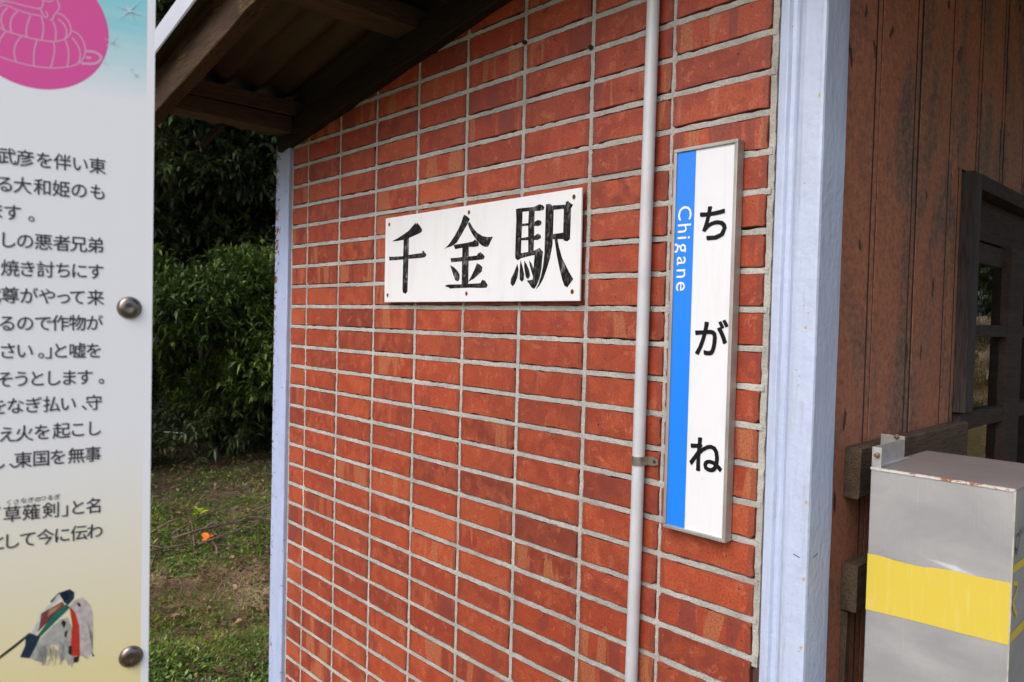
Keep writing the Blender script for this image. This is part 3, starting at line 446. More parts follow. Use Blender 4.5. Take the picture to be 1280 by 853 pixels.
# ================================================================== text
def glyphs(items, to_world, bold=0.0, sx=1.0):
    """items: (text, u, v, size) centred; flat lettering in the sheet's own plane. bold: stroke growth in metres, laid as shifted layers a few hundredths of a millimetre apart"""
    V, F_ = [], []; sh = [(0, 0)] if not bold else [(bold * math.cos(t), bold * math.sin(t)) for t in np.arange(0, 2 * math.pi, math.pi / (2 if bold < .0006 else 4))]
    for s, u, v, size in items:
        c = bpy.data.curves.new('lettering', 'FONT'); c.body = s; c.resolution_u = 3; c.size = 1
        o = bpy.data.objects.new('lettering', c); col.objects.link(o); me = bpy.data.meshes.new_from_object(o)
        xs = [p.co.x for p in me.vertices]; W_ = (min(xs) + max(xs)) / 2 if len(s) > 1 else .5
        for k, (dx, dy) in enumerate(sh):
            b = len(V)
            for p in me.vertices: V.append(to_world(u + (p.co.x - W_) * size * sx + dx, v + (p.co.y - .375) * size + dy, -k * .00003))
            F_ += [tuple(b + i for i in f.vertices) for f in me.polygons]
        col.objects.unlink(o); bpy.data.objects.remove(o); bpy.data.curves.remove(c); bpy.data.meshes.remove(me)
    return V, F_
M['black'] = plain('black_print', (.008, .008, .010), .5, spec=.15); M['blue'] = plain('blue_film', (.012, .21, .85), .3); M['wprint'] = plain('white_print', (.80, .80, .82), .35)
M['alu'] = plain('dull_aluminium', (.40, .385, .36), .5, .55, bump=.2, bscale=300, var=.25, vscale=12); M['face'] = enamel('white_sign_face', (.72, .735, .79))
pl = thing('station_name_plate', 'tall narrow white and blue framed name plate hung upright on the bricks by the post', 'sign', (.0975, -.004, 1.49))
fx, fz = .0975, 1.49
x0, x1, z0, z1 = .0235 - fx, .1598 - fx, 1.1242 - fz, 1.8551 - fz; t_ = .0068
bmz = lambda *a: (lambda b: (bbox(b, *a), b)[1])(bmesh.new())
for a in ((x0, x1, -.0215, .0005, z1 - t_, z1, .0012), (x0, x1, -.0215, .0005, z0, z0 + t_, .0012), (x0, x0 + t_, -.0213, .0005, z0 + t_ + .0001, z1 - t_ - .0001, .0012), (x1 - t_, x1, -.0213, .0005, z0 + t_ + .0001, z1 - t_ - .0001, .0012)):
    bm_obj('frame', bmz(*a), M['alu'], pl)
bx = .0712 - fx
bm_obj('panel', bmz(x0 + .004, x1 - .004, -.0175, -.002, z0 + .004, z1 - .004, 0), M['face'], pl)
bm_obj('blue_band', bmz(x0 + t_ - .0004, bx, -.0180, -.0177, z0 + t_ - .0004, z1 - t_ + .0004, 0), M['blue'], pl)
for s, (a, b, c, d) in zip('ちがね', ((.0859, 1.7417, .1515, 1.6746), (.0847, 1.524, .1543, 1.4653), (.0827, 1.3052, .1499, 1.2494))):
    cx, cz = (a + c) / 2 - fx - .0048, (b + d) / 2 - fz
    V, F_ = glyphs([(s, cx, cz, .0735)], lambda u, v, d: (u, -.0183 + d, v), bold=.0014); mesh_obj('character', V, F_, M['black'], pl)
V, F_ = [], []; zz = 1.7450 - fz
for ch, adv, x0_ in (('C', .623, .06), ('h', .608, .09), ('i', .258, .09), ('g', .56, .05), ('a', .56, .07), ('n', .608, .09), ('e', .56, .06)):
    v_, f_ = glyphs([(ch, .5, .375, 1)], lambda u, v, d: (u, v, 0)); xs = [q[0] for q in v_]; m_ = min(xs); b = len(V)
    V += [(-.0612 + y * .0425, -.0184, zz - (x - m_) * .0425) for x, y, _ in v_]; F_ += [tuple(b + i for i in f) for f in f_]; zz -= (max(xs) - m_) * .0425 + .0078
mesh_obj('lettering', V, F_, M['wprint'], pl)

# ================================================================== conduit with saddle clamp
cd = thing('conduit_pipe', 'thin grey conduit pipe running straight up the brick wall between the two signs', 'pipe', (-.045, -.018, 0))
V, F_ = [], []; P_ = [(-.0075 + .014 * (z / 2.35) + .0012 * math.sin(z * 2.1), 0, z) for z in np.linspace(0, 2.36, 26)]
tube_into(V, F_, P_, .0128, 20); mesh_obj('pipe', V, F_, M['conduit'], cd, smooth=True)
M['steel'] = plain('worn_stainless', (.50, .48, .46), .3, .9, bump=.15, bscale=500, var=.2, vscale=60)
def clamp(z):
    xc = -.0075 + .014 * (z / 2.35) + .0012 * math.sin(z * 2.1); h = .0088; r0 = .0138
    prof = [(-r0 - .0016, .0165)] + [(r0 * math.cos(a), r0 * -math.sin(a)) for a in np.linspace(math.pi, 0, 15)] + [(r0 + .0010, .0140)]
    prof += [(r0 + .003 + .0205 * t, .0145) for t in (0, .25, .5, .75, 1)]; V, F_ = [], []; n = len(prof)
    for i, (x, y) in enumerate(prof):
        e = max(0, i - (n - 3)) * .0016 + (.0016 if i < 2 else 0)
        for dy in (0, -.0013):
            for zz in (-h + e, h - e): V.append((xc + x + (dy * .3 if i < 3 else 0), y + dy, z + zz))
    for i in range(n - 1):
        a, b = i * 4, (i + 1) * 4
        F_ += [(a, b, b + 1, a + 1), (a + 2, a + 3, b + 3, b + 2), (a, a + 2, b + 2, b), (a + 1, b + 1, b + 3, a + 3)]
    e = (n - 1) * 4; F_ += [(0, 1, 3, 2), (e, e + 2, e + 3, e + 1)]
    o = mesh_obj('clamp', V, F_, M['steel'], cd)
    bm = bmesh.new(); bmesh.ops.create_uvsphere(bm, u_segments=12, v_segments=6, radius=.0040)
    for vv in bm.verts: vv.co = Vector((vv.co.x + xc + r0 + .0155, vv.co.y * .4 + .0130, vv.co.z + z))
    bm_obj('screw', bm, M['rust'], o)
clamp(1.2435); clamp(.42); clamp(2.22)

# ================================================================== information board
ang = R(12.4); hV = Vector((math.sin(ang), math.cos(ang), 0)); nV = Vector((hV.y, -hV.x, 0)); P0 = Vector((*D['P0'][:2], 1.5))
ib = thing('information_board', 'large pale vertical information board with rows of Japanese text at the left edge', 'sign', P0)
wI = lambda u, v, d=0: hV * u + Vector((0, 0, v)) + nV * d          # local: u along the board, v up, d out of the face
def board_mat():
    t = NT('printed_board_face'); v = t.coord(); dp = t.n('ShaderNodeVectorMath', {0: v, 1: tuple(hV)}, operation='DOT_PRODUCT').outputs['Value']; sz = t.sep(v)[2]
    c = t.mix(t.ramp(t.math('MULTIPLY_ADD', sz, -4.2, -.42), [(0, 0), (1, 1)]), (.86, .88, .94), (.84, .74, .40))
    teal = t.math('MULTIPLY', t.ramp(t.math('MULTIPLY_ADD', sz, 7.0, -1.58), [(0, 0), (.5, .75), (1, 1)]), t.ramp(t.math('MULTIPLY_ADD', dp, 5.5, .9), [(0, 0), (.45, 1)])); teal = t.math('MULTIPLY', teal, t.ramp(t.noise(t.mapping(v, (3, 3, 40)), 3, 3), [(.3, .82), (.7, 1)]))
    c = t.mix(teal, c, (.13, .62, .72))
    c = t.mix(t.math('GREATER_THAN', dp, -.0072), c, (.86, .89, .95))
    t.P(Base_Color=c, Roughness=.38); t.set(t.b, 'Specular IOR Level', .3); return t.m
M['print'] = board_mat(); M['pbase'] = plain('board_back', (.45, .47, .52), .5)
def iquad(name, u0, u1, v0, v1, d0, d1, mat, bev=0):
    bm = bmesh.new(); bbox(bm, u0, u1, v0, v1, d0, d1, bev)
    for q in bm.verts: q.co = wI(q.co.x, q.co.y, q.co.z)
    return bm_obj(name, bm, mat, ib)
iquad('panel', -.52, .0, -.66, .60, -.004, 0, M['print'])
iquad('panel_back', -.518, -.002, -.658, .598, -.024, -.0042, M['pbase'])
for u in (-.475, -.045): iquad('support_post', u - .02, u + .02, -1.5, .58, -.065, -.0245, M['alu'], .002)
def idep(items, d, **k): return glyphs(items, lambda u, v, e: wI(u, v, d - e), **k)
M['print_ink'] = plain('dark_print_ink', (.035, .03, .045), .4)
for ln in D['LINES']:
    half_w = {'。': .30, '、': .28, '」': .42, '「': -.3}
    V, F_ = idep([(s, u - (half_w.get(s, 0)) * -.0152, v, .0163) for s, u, v in ln], .0004, bold=.00013, sx=.93)
    mesh_obj('text_line', V, F_, M['print_ink'], ib)
for s, u, v in D['RUBY']:
    V, F_ = idep([(s, u, v, .0056)], .0004, bold=.00004); mesh_obj('small_reading', V, F_, M['print_ink'], ib)
cu, cv, cr = D['CIRC']; n = 72; M['pink'] = plain('pink_print', (.74, .085, .36), .4)
mesh_obj('pink_disc', [wI(cu + cr * math.cos(2 * math.pi * k / n), cv + cr * math.sin(2 * math.pi * k / n), .00008) for k in range(n)], [tuple(range(n))], M['pink'], ib)
def strip(V, F_, pts, w_, d):
    # smooth the traced points, then a ribbon of even width
    q = [Vector(p) for p in pts]
    for _ in range(2):
        r2 = [q[0]]
        for a, b in zip(q, q[1:]): r2 += [a * .75 + b * .25, a * .25 + b * .75]
        q = r2 + [q[-1]]
    b0 = len(V)
    for i, p in enumerate(q):
        t = (q[min(i + 1, len(q) - 1)] - q[max(0, i - 1)]); t = t.normalized() if t.length > 0 else Vector((1, 0)); nn = Vector((-t.y, t.x)) * w_ / 2
        V += [wI(p.x + nn.x, p.y + nn.y, d), wI(p.x - nn.x, p.y - nn.y, d)]
    for i in range(len(q) - 1): F_.append((b0 + 2 * i, b0 + 2 * i + 1, b0 + 2 * i + 3, b0 + 2 * i + 2))
V, F_ = [], []; 
for i, ln in enumerate(D['DRAW']): strip(V, F_, ln, .00115 if i not in (15, 14) else .0024, .00014 + i * .000004)
M['lpink'] = plain('pale_pink_print', (.72, .36, .55), .4); mesh_obj('line_drawing', V, F_, M['lpink'], ib)
V, F_ = [], []
for k, (u, v) in enumerate(D['STARS']):
    s_ = (.017, .010, .004, .006, .004)[k]
    for j, a in enumerate((.9, 2.05, 2.95, 3.1 + .9, 3.1 + 2.05, 3.1 + 2.95)):
        c_, q_ = Vector((math.cos(a), math.sin(a))), Vector((-math.sin(a), math.cos(a))); b = len(V); L = s_ * (1, .7, .8, .9, .8, 1)[j]; w_ = s_ * .045
        if cu + .062 < u + c_.x * L < -.0075 or True:
            L = min(L, (-.008 - u) / c_.x) if c_.x > .05 and u + c_.x * L > -.008 else L
            V += [wI(u - q_.x * w_, v - q_.y * w_, .0006 + j * .00002), wI(u + q_.x * w_, v + q_.y * w_, .0006 + j * .00002), wI(u + c_.x * L, v + c_.y * L, .0006 + j * .00002)]; F_.append((b, b + 1, b + 2))
    b = len(V); V += [wI(u + s_ * .13 * math.cos(t), v + s_ * .13 * math.sin(t), .0008) for t in np.linspace(0, 2 * math.pi, 12, endpoint=False)]; F_.append(tuple(range(b, b + 12)))
mesh_obj('sparkle_print', V, F_, plain('sparkle_print', (.55, .70, .76), .4), ib)
TC = {'s': (.22, .22, .20), 'k': (.02, .018, .02), 'g': (.42, .42, .40), 'p': (.52, .47, .47), 'w': (.58, .60, .62), 'n': (.012, .03, .06), 'b': (.20, .05, .05), 'o': (.42, .24, .14), 't': (.01, .14, .11), 'r': (.52, .035, .02)}
TM = {k: plain('tassel_print_' + {'k': 'black', 's': 'shade', 'g': 'grey', 'p': 'pale_pink', 'w': 'white', 'n': 'navy', 'b': 'maroon', 'o': 'tan', 't': 'green', 'r': 'red'}[k], c, .4, var=.22, vscale=160) for k, c in TC.items()}
for i, (c, p) in enumerate(D['TAS']):
    bm = bmesh.new(); f = bm.faces.new([bm.verts.new(wI(u, v, .0001 + i * .00001)) for u, v in p]); bmesh.ops.triangulate(bm, faces=[f]); bm_obj('tassel_picture', bm, TM[c], ib)
V, F_ = [], []   # strands drawn across the tassel
rr = random.Random(2); u0, v0 = D['TAS'][1][1][4]
for k in range(46):
    a = rr.random(); p = D['TAS'][1][1][4]; 
    s0 = (p[0] + rr.uniform(-.010, .013), p[1] + rr.uniform(-.007, .003)); s1 = (s0[0] + rr.uniform(-.004, .003), s0[1] - rr.uniform(.006, .017))
    strip(V, F_, [s0, ((s0[0] + s1[0]) / 2 + .0008, (s0[1] + s1[1]) / 2), s1], rr.uniform(.0002, .0006), .0004 + k * .00001)
mesh_obj('tassel_strands', V[:len(V) // 2], [f for f in F_ if max(f) < len(V) // 2], TM['g'], ib); mesh_obj('tassel_strands', V, [f for f in F_ if min(f) >= len(V) // 2], TM['s'], ib)
M['bolt'] = plain('dark_stainless_bolt', (.26, .23, .22), .27, 1.0, bump=.1, bscale=300, var=.15, vscale=200)
for u, v in ((-.0208, .0230), (-.0162, -.3304), (-.4990, .0230), (-.4990, -.3304)):
    bm = bmesh.new(); bmesh.ops.create_uvsphere(bm, u_segments=28, v_segments=16, radius=1); bmesh.ops.delete(bm, geom=[q for q in bm.verts if q.co.z < -.01], context='VERTS')
    for q in bm.verts:
        r_0 = math.hypot(q.co.x, q.co.y); hgt = .0042 * q.co.z ** .8 if q.co.z > 0 else 0
        if r_0 < .30: hgt -= .0012
        q.co = wI(u + q.co.x * .0098, v + q.co.y * .0108, .0008 + hgt)
    o = bm_obj('bolt', bm, M['bolt'], ib, smooth=True)
    bm = bmesh.new(); bmesh.ops.create_cone(bm, segments=28, radius1=.0112, radius2=.0106, depth=.001, cap_ends=True)
    for q in bm.verts: q.co = wI(u + q.co.x, v + q.co.y, .0009 + q.co.z)
    bm_obj('washer', bm, plain('rusty_washer', (.20, .14, .10), .5, .6, var=.3, vscale=300), o)

# ================================================================== grey metal box
def boxm():
    t = NT('scuffed_grey_paint'); v = t.coord(); a = t.noise(t.mapping(v, (1, 1, 2.2)), 5, 5, .6, .6); b = t.noise(v, 22, 6, .7, .4); s = t.noise(t.mapping(v, (20, 20, 1)), 12, 4, .6)
    c = t.mix(t.ramp(a, [(.35, 0), (.68, 1)]), (.29, .29, .305), (.38, .38, .385)); c = t.mix(t.ramp(b, [(.55, 0), (.75, .35)]), c, (.22, .22, .235)); c = t.mix(t.ramp(s, [(.62, 0), (.74, .3)]), c, (.5, .5, .52))
    sx, sy, sz = t.sep(v)[:3]; q = t.math('MULTIPLY_ADD', sx, .14, -1.1425); q = t.math('ABSOLUTE', t.math('SUBTRACT', t.math('ADD', sz, q), 0)); q = t.math('ADD', t.math('MULTIPLY', q, 85), t.math('MULTIPLY', t.math('ABSOLUTE', t.math('SUBTRACT', sx, .028)), 14)); q = t.math('ADD', q, t.math('MULTIPLY', t.noise(v, 45, 4, .6), .8))
    c = t.mix(t.ramp(q, [(.55, .85), (1, 0)]), c, (.62, .63, .66)); t.P(Base_Color=c, Roughness=.5, Metallic=.15); t.bump(b, .15, .001); return t.m
def yel():
    t = NT('yellow_band_paint'); v = t.coord(); b = t.noise(v, 30, 5, .7); s = t.noise(t.mapping(v, (9, 9, 1)), 14, 4, .6)
    c = t.mix(t.ramp(s, [(.55, 0), (.72, .45)]), (.60, .47, .06), (.64, .55, .20)); c = t.mix(t.ramp(b, [(.62, 0), (.75, .4)]), c, (.5, .44, .2)); t.P(Base_Color=c, Roughness=.5); t.bump(b, .15, .0008); return t.m
M['box'] = boxm(); M['yellow'] = yel(); M['lidm'] = plain('box_lid_grey', (.22, .195, .19), .5, .1, bump=.1, bscale=80, var=.12, vscale=9)
B0 = Vector((.467, .25, 0)); mb = thing('metal_box', 'tall grey metal box with a yellow painted band standing against the plank wall', 'box', B0)
BX0, BX1, BY0, BY1, BZ = .360, .573, .1055, .386, 1.2805
L_ = lambda x, y, z: (x - B0.x, y - B0.y, z)
bm_obj('body', bmz(BX0 - B0.x, BX1 - B0.x, BY0 - B0.y, BY1 - B0.y, .0, BZ - .0022, .0018), M['box'], mb)
lid = bm_obj('lid', bmz(BX0 - .0012 - B0.x, BX1 + .0012 - B0.x, BY0 - .0012 - B0.y, BY1 - B0.y, BZ - .0020, BZ, .0006), M['lidm'], mb)
def edge_m():
    t = NT('rusty_worn_edge'); v = t.coord(); n = t.noise(t.mapping(v, (1, 1, 1)), 55, 5, .7); sx = t.sep(v)[0]
    c = t.mix(t.ramp(n, [(.50, 0), (.56, 1)]), (.62, .60, .57), (.30, .11, .03)); c = t.mix(t.ramp(t.math('MULTIPLY_ADD', sx, 9, .95), [(0, 1), (.35, 0)]), c, (.55, .55, .56)); t.P(Base_Color=c, Roughness=.6); return t.m
em = edge_m(); V, F_ = [], []; rr = random.Random(9); n = 60
for i in range(n + 1):
    x = BX0 + (BX1 - BX0) * i / n; V += [L_(x, BY0 - .0016, BZ - .0030 - rr.uniform(0, .0012)), L_(x, BY0 - .0019, BZ - .0004), L_(x, BY0 + .0012 + rr.uniform(0, .0012), BZ + .0005)]
for i in range(n): F_ += [(3 * i, 3 * i + 3, 3 * i + 4, 3 * i + 1), (3 * i + 1, 3 * i + 4, 3 * i + 5, 3 * i + 2)]
mesh_obj('worn_edge', V, F_, em, mb)
V, F_ = [], []
for i in range(n + 1):
    z = BZ - .003 - .9 * i / n; V += [L_(BX1 - .0014 - rr.uniform(0, .0007), BY0 - .0006, z), L_(BX1 + .0006, BY0 - .0006, z), L_(BX1 + .0006, BY0 + .001 + rr.uniform(0, .0008), z)]
for i in range(n): F_ += [(3 * i, 3 * i + 3, 3 * i + 4, 3 * i + 1), (3 * i + 1, 3 * i + 4, 3 * i + 5, 3 * i + 2)]
mesh_obj('worn_edge', V, F_, plain('pale_worn_edge', (.42, .40, .36), .6, var=.3, vscale=60), mb)
def flat(name, pts3, mat, par): 
    bm = bmesh.new(); f = bm.faces.new([bm.verts.new(p) for p in pts3]); bmesh.ops.triangulate(bm, faces=[f]); return bm_obj(name, bm, mat, par)
xb = lambda x: min(max(x, BX0 + .0001), BX1 - .0006)
flat('yellow_band', [L_(xb(x), BY0 - .0008, z) for x, z in D['BANDF']], M['yellow'], mb)
XS = BX1 + .0009
flat('yellow_band', [L_(XS, BY0 + .0006, 1.1635), L_(XS, BY1 - .002, 1.1635), L_(XS, BY1 - .002, 1.151), L_(XS, BY0 + .0006, 1.151)], M['yellow'], mb)
flat('yellow_band', [L_(XS, BY0 + .0006, 1.058), L_(XS, BY1 - .002, 1.063), L_(XS, BY1 - .002, 1.048), L_(XS, BY0 + .0006, 1.043)], M['yellow'], mb)
def stroke(name, pts, w_, mat, dx):
    V, F_ = [], []
    for i, (y, z) in enumerate(pts):
        a = Vector(pts[max(0, i - 1)]); b = Vector(pts[min(len(pts) - 1, i + 1)]); t = (b - a).normalized(); nn = Vector((-t.y, t.x)) * w_ / 2
        V += [L_(XS + dx, y + nn.x, z + nn.y), L_(XS + dx, y - nn.x, z - nn.y)]
    for i in range(len(pts) - 1): F_.append((2 * i, 2 * i + 1, 2 * i + 3, 2 * i + 2))
    return mesh_obj(name, V, F_, mat, mb)
cy = lambda pts: [(max(y, BY0 + .003), z) for y, z in pts]
stroke('painted_letter', cy(D['BOXR']), .0075, M['yellow'], .0004)
for k in ('BOXO', 'BOXM', 'BOXN'): stroke('handwritten_letter', cy(D[k]), .0022, M['black'], .0006)
# zinc bracket on the lid, holding the box to the rail
zn = plain('zinc_bracket', (.52, .52, .52), .38, .6, bump=.15, bscale=300, var=.15, vscale=40)
br = bm_obj('bracket', bmz(.3605 - B0.x, .3625 - B0.x, .1065 - B0.y, .252 - B0.y, BZ + .0005, 1.3160, .0004), zn, mb)
bm_obj('bracket_flange', bmz(.3627 - B0.x, .376 - B0.x, .1065 - B0.y, .1085 - B0.y, BZ + .0005, 1.3160, .0004), zn, br)
bm_obj('bracket_flange', bmz(.3200 - B0.x, .3625 - B0.x, .2525 - B0.y, .2545 - B0.y, BZ + .004, 1.3210, .0004), zn, br)
bm_obj('bracket_foot', bmz(.3627 - B0.x, .3725 - B0.x, .1090 - B0.y, .262 - B0.y, BZ + .0004, BZ + .0024, .0004), zn, br)
for (x, y, z) in ((.3695, .1035, 1.303), (.349, .2505, 1.3195)):
    bm = bmesh.new(); bmesh.ops.create_uvsphere(bm, u_segments=12, v_segments=8, radius=.0048)
    for q in bm.verts: q.co = Vector((q.co.x + x - B0.x, q.co.y * .8 + y - B0.y, q.co.z * (1 + .2 * math.sin(q.co.x * 900)) + z))
    bm_obj('rusty_bolt', bm, plain('orange_rusty_bolt', (.20, .13, .08), .5, .4, var=.5, vscale=300), br)

# ================================================================== ground
def gh(x, y):
    h = .018 * math.sin(x * 1.7 + y) * math.cos(y * 1.3) + .02 * noise.noise(Vector((x * .9, y * .9, 0))) + .008 * noise.noise(Vector((x * 4, y * 4, 3)))
    d = (x * -.62 + y * .30) - 1.72        # shallow bare drain running past the end of the building
    h -= .045 * math.exp(-(d / .13) ** 2)
    h += 1.5 * max(0, min(1, (y - 13.8) / 5)) ** 1.5
    near = max(0, min(1, (-1.5 - x) / .6)); return h * near - .012 * (1 - near) + (1.5 * max(0, min(1, (y - 13.8) / 5)) ** 1.5) * (1 - near)
def axis_vals(a, b, fine0, fine1, df, ratio=1.22):
    v = list(np.arange(fine0, fine1, df)); s = df
    while v[-1] < b: s *= ratio; v.append(v[-1] + s)
    s = df; lo = []
    x = fine0
    while x > a: s *= ratio; x -= s; lo.append(x)
    return lo[::-1] + v
X_, Y_ = axis_vals(-150, 150, -8.5, -1.4, .06), axis_vals(-150, 150, -1.6, 4.4, .06)
V = [(x, y, gh(x, y) if abs(x) < 60 and abs(y) < 60 else (0 if y < 18 else 1.5)) for y in Y_ for x in X_]; nx = len(X_)
F_ = [(j * nx + i, j * nx + i + 1, (j + 1) * nx + i + 1, (j + 1) * nx + i) for j in range(len(Y_) - 1) for i in range(nx - 1)]
def ground_mat():
    t = NT('mossy_earth'); v = t.coord(); a = t.noise(v, 1.1, 5, .6, .4); b = t.noise(v, 7, 6, .7, .3); c_ = t.noise(v, 60, 5, .7)
    sx, sy, _ = t.sep(v)[:3]
    c = t.mix(t.ramp(c_, [(.35, 0), (.65, 1)]), (.065, .048, .030), (.15, .11, .07))
    c = t.mix(t.ramp(b, [(.46, 0), (.60, .8)]), c, t.mix(t.ramp(c_, [(.35, 0), (.62, 1)]), (.05, .085, .010), (.24, .29, .03)))
    c = t.mix(t.ramp(a, [(.48, 0), (.60, .6)]), c, t.mix(t.ramp(c_, [(.35, 0), (.62, 1)]), (.15, .10, .055), (.34, .235, .14)))
    c = t.mix(t.ramp(t.math('ADD', t.math('MULTIPLY_ADD', sx, -.42, -1.98), t.math('MULTIPLY', t.math('SUBTRACT', b, .5), 1.2)), [(0, 0), (.45, .85)]), c, t.mix(t.ramp(c_, [(.4, 0), (.6, 1)]), (.018, .014, .010), (.05, .036, .024)))  # soil darkened towards the trees: leaf mould, with canopy shade put into the colour
    far = t.ramp(t.math('MULTIPLY_ADD', sy, .16, -.9), [(0, 0), (1, .8)]); c = t.mix(far, c, t.mix(t.ramp(b, [(.4, 0), (.6, 1)]), (.10, .10, .025), (.28, .18, .07)))
    t.P(Base_Color=c, Roughness=.95); t.set(t.b, 'Specular IOR Level', .15); t.bump(t.math('ADD', b, t.math('MULTIPLY', c_, .5)), 1, .02); return t.m
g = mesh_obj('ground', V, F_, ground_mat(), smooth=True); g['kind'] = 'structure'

def tinted(name, V, F_, tint, mat, smooth=False):
    me = bpy.data.meshes.new(name); nv = len(V); F_ = np.asarray(F_, dtype=np.int32); k = F_.shape[1]
    me.vertices.add(nv); me.vertices.foreach_set('co', np.asarray(V, dtype=np.float32).ravel()); me.loops.add(F_.size); me.loops.foreach_set('vertex_index', F_.ravel())
    me.polygons.add(len(F_)); me.polygons.foreach_set('loop_start', np.arange(0, F_.size, k, dtype=np.int32)); me.update(calc_edges=True)
    a = me.attributes.new('tint', 'FLOAT', 'POINT'); a.data.foreach_set('value', np.asarray(tint, dtype=np.float32))
    me.materials.append(mat); o = bpy.data.objects.new(name, me); col.objects.link(o); return o
def unit(a): return a / np.maximum(np.linalg.norm(a, axis=1, keepdims=True), 1e-9)
def leaves(P_, Dr, L, W_, tint, droop=.18):
    """pointed leaves: base point, direction, length, width -> 5 vertices and 4 triangles, folded along the midrib"""
    n = len(P_); up = np.tile([0, 0, 1.], (n, 1)); s = unit(np.cross(Dr, up) + rng.normal(0, .25, (n, 3))); nn = unit(np.cross(s, Dr))
    L = L[:, None]; W_ = W_[:, None]; mid = P_ + Dr * L * .48 - nn * 0; tip = P_ + Dr * L - np.array([0, 0, 1]) * L * droop
    l_ = mid + s * W_ * .5 + nn * W_ * .16; r_ = mid - s * W_ * .5 + nn * W_ * .16
    V = np.stack([P_, l_, tip, r_, mid - nn * W_ * .02], 1).reshape(-1, 3); b = np.arange(n)[:, None] * 5
    F_ = (b[:, :, None] + np.array([[0, 4, 1], [1, 4, 2], [2, 4, 3], [3, 4, 0]])[None]).reshape(-1, 3)
    return V, F_, np.repeat(tint, 5)
def crown(blobs, n_cl, per, L, W_, name, mat, parent, light=0, shell=.55, up=.35, seed=1):
    """blobs: (x,y,z,rx,ry,rz) in world metres; leaf rosettes fill them, denser outwards"""
    bl = np.array(blobs); wts = bl[:, 3] * bl[:, 4]; idx = rng.choice(len(bl), n_cl, p=wts / wts.sum())
    d = unit(rng.normal(0, 1, (n_cl, 3))); rad = (shell + (1 - shell) * rng.random(n_cl) ** .7)[:, None]; rad = rad * (1 + .18 * np.sin(7 * d[:, :1] + idx[:, None]) * np.sin(6 * d[:, 2:] + 2 * idx[:, None]))
    c = bl[idx, :3] + d * rad * bl[idx, 3:6]; keepm = c[:, 2] > .12; c, d, idx = c[keepm], d[keepm], idx[keepm]
    tw = unit(d + np.array([0, 0, up]) + rng.normal(0, .35, d.shape)); n = len(c)
    P_ = np.repeat(c, per, 0); T = np.repeat(tw, per, 0); m = len(P_)
    Dr = unit(T * rng.uniform(.15, .9, (m, 1)) + rng.normal(0, .45, (m, 3))); P_ = P_ + T * rng.uniform(-.5, .5, (m, 1)) * L * .6
    tint = np.clip(np.repeat(rng.normal(.40 + light, .17, n) + .10 * rng.normal(0, 1, len(bl))[idx], per) + rng.normal(0, .12, m), 0, 1)
    V, F_, tn = leaves(P_, Dr, L * rng.uniform(.6, 1.25, m), W_ * rng.uniform(.7, 1.2, m), tint)
    o = tinted(name, V, F_, tn, mat); o['kind'] = 'stuff'
    if parent: keep(o, parent)
    return o
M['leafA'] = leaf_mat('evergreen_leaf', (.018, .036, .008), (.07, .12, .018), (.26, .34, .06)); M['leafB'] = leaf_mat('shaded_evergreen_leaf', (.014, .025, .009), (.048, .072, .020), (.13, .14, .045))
M['bark'] = wood_mat('grey_brown_bark', (.05, .038, .028), (.12, .095, .07), 'z', rough=.9)
M['leafY'] = leaf_mat('young_leaf', (.10, .16, .01), (.26, .36, .02), (.5, .55, .04))
def tree(name, label, cat, base, blobs, h, tr, ncl, per, L, W_, mat, group=None, light=0, seed=0, up=.35, limbs=5, lean=(0, 0)):
    rr = random.Random(seed); o = thing(name, label, cat, base, group); b = Vector(base)
    V, F_ = [], []; pts = [b + Vector((lean[0] * t + .08 * math.sin(3 * t + seed), lean[1] * t + .08 * math.cos(2.6 * t + seed), h * t)) for t in np.linspace(0, 1, 9)]
    tube_into(V, F_, pts, [tr * (1.25 - .95 * t) for t in np.linspace(0, 1, 9)], 8); keep(mesh_obj('trunk', V, F_, M['bark'], smooth=True), o)
    bl = sorted(blobs, key=lambda q: rr.random())[:limbs]
    for q in bl:
        s = pts[min(7, max(1, int(8 * max(.12, min(.8, (q[2] - b.z) * .6 / h)))))]; e = Vector(q[:3]); V, F_ = [], []; mid = (s + e) / 2 + Vector((rr.uniform(-.15, .15), rr.uniform(-.15, .15), rr.uniform(-.05, .25)))
        P_ = [s, s.lerp(mid, .5) + Vector((0, 0, .05)), mid, mid.lerp(e, .5), e]; tube_into(V, F_, P_, [tr * .5, tr * .42, tr * .33, tr * .22, tr * .08], 6)
        for _ in range(5):
            a = P_[rr.choice((1, 2, 3))]; f = a + Vector((rr.uniform(-1, 1) * q[3], rr.uniform(-1, 1) * q[4], rr.uniform(-.4, 1) * q[5])) * .8
            tube_into(V, F_, [a, (a + f) / 2 + Vector((rr.uniform(-.08, .08), rr.uniform(-.08, .08), .05)), f], [tr * .22, tr * .13, tr * .04], 5)
        keep(mesh_obj('limb', V, F_, M['bark'], smooth=True), o)
    crown(blobs, ncl, per, L, W_, 'crown', mat, o, light, up=up); return o
def blobset(cx, cy, cz, rx, ry, rz, n, seed, r=.5):
    rr = random.Random(seed); out = []
    for _ in range(n):
        a = rr.uniform(0, 2 * math.pi); u = rr.uniform(-1, 1); q = math.sqrt(1 - u * u) * rr.uniform(.5, 1); s = rr.uniform(.6, 1.2) * r
        out.append((cx + rx * q * math.cos(a), cy + ry * q * math.sin(a), cz + rz * u * rr.uniform(.6, 1), s, s, s * .75))
    return out
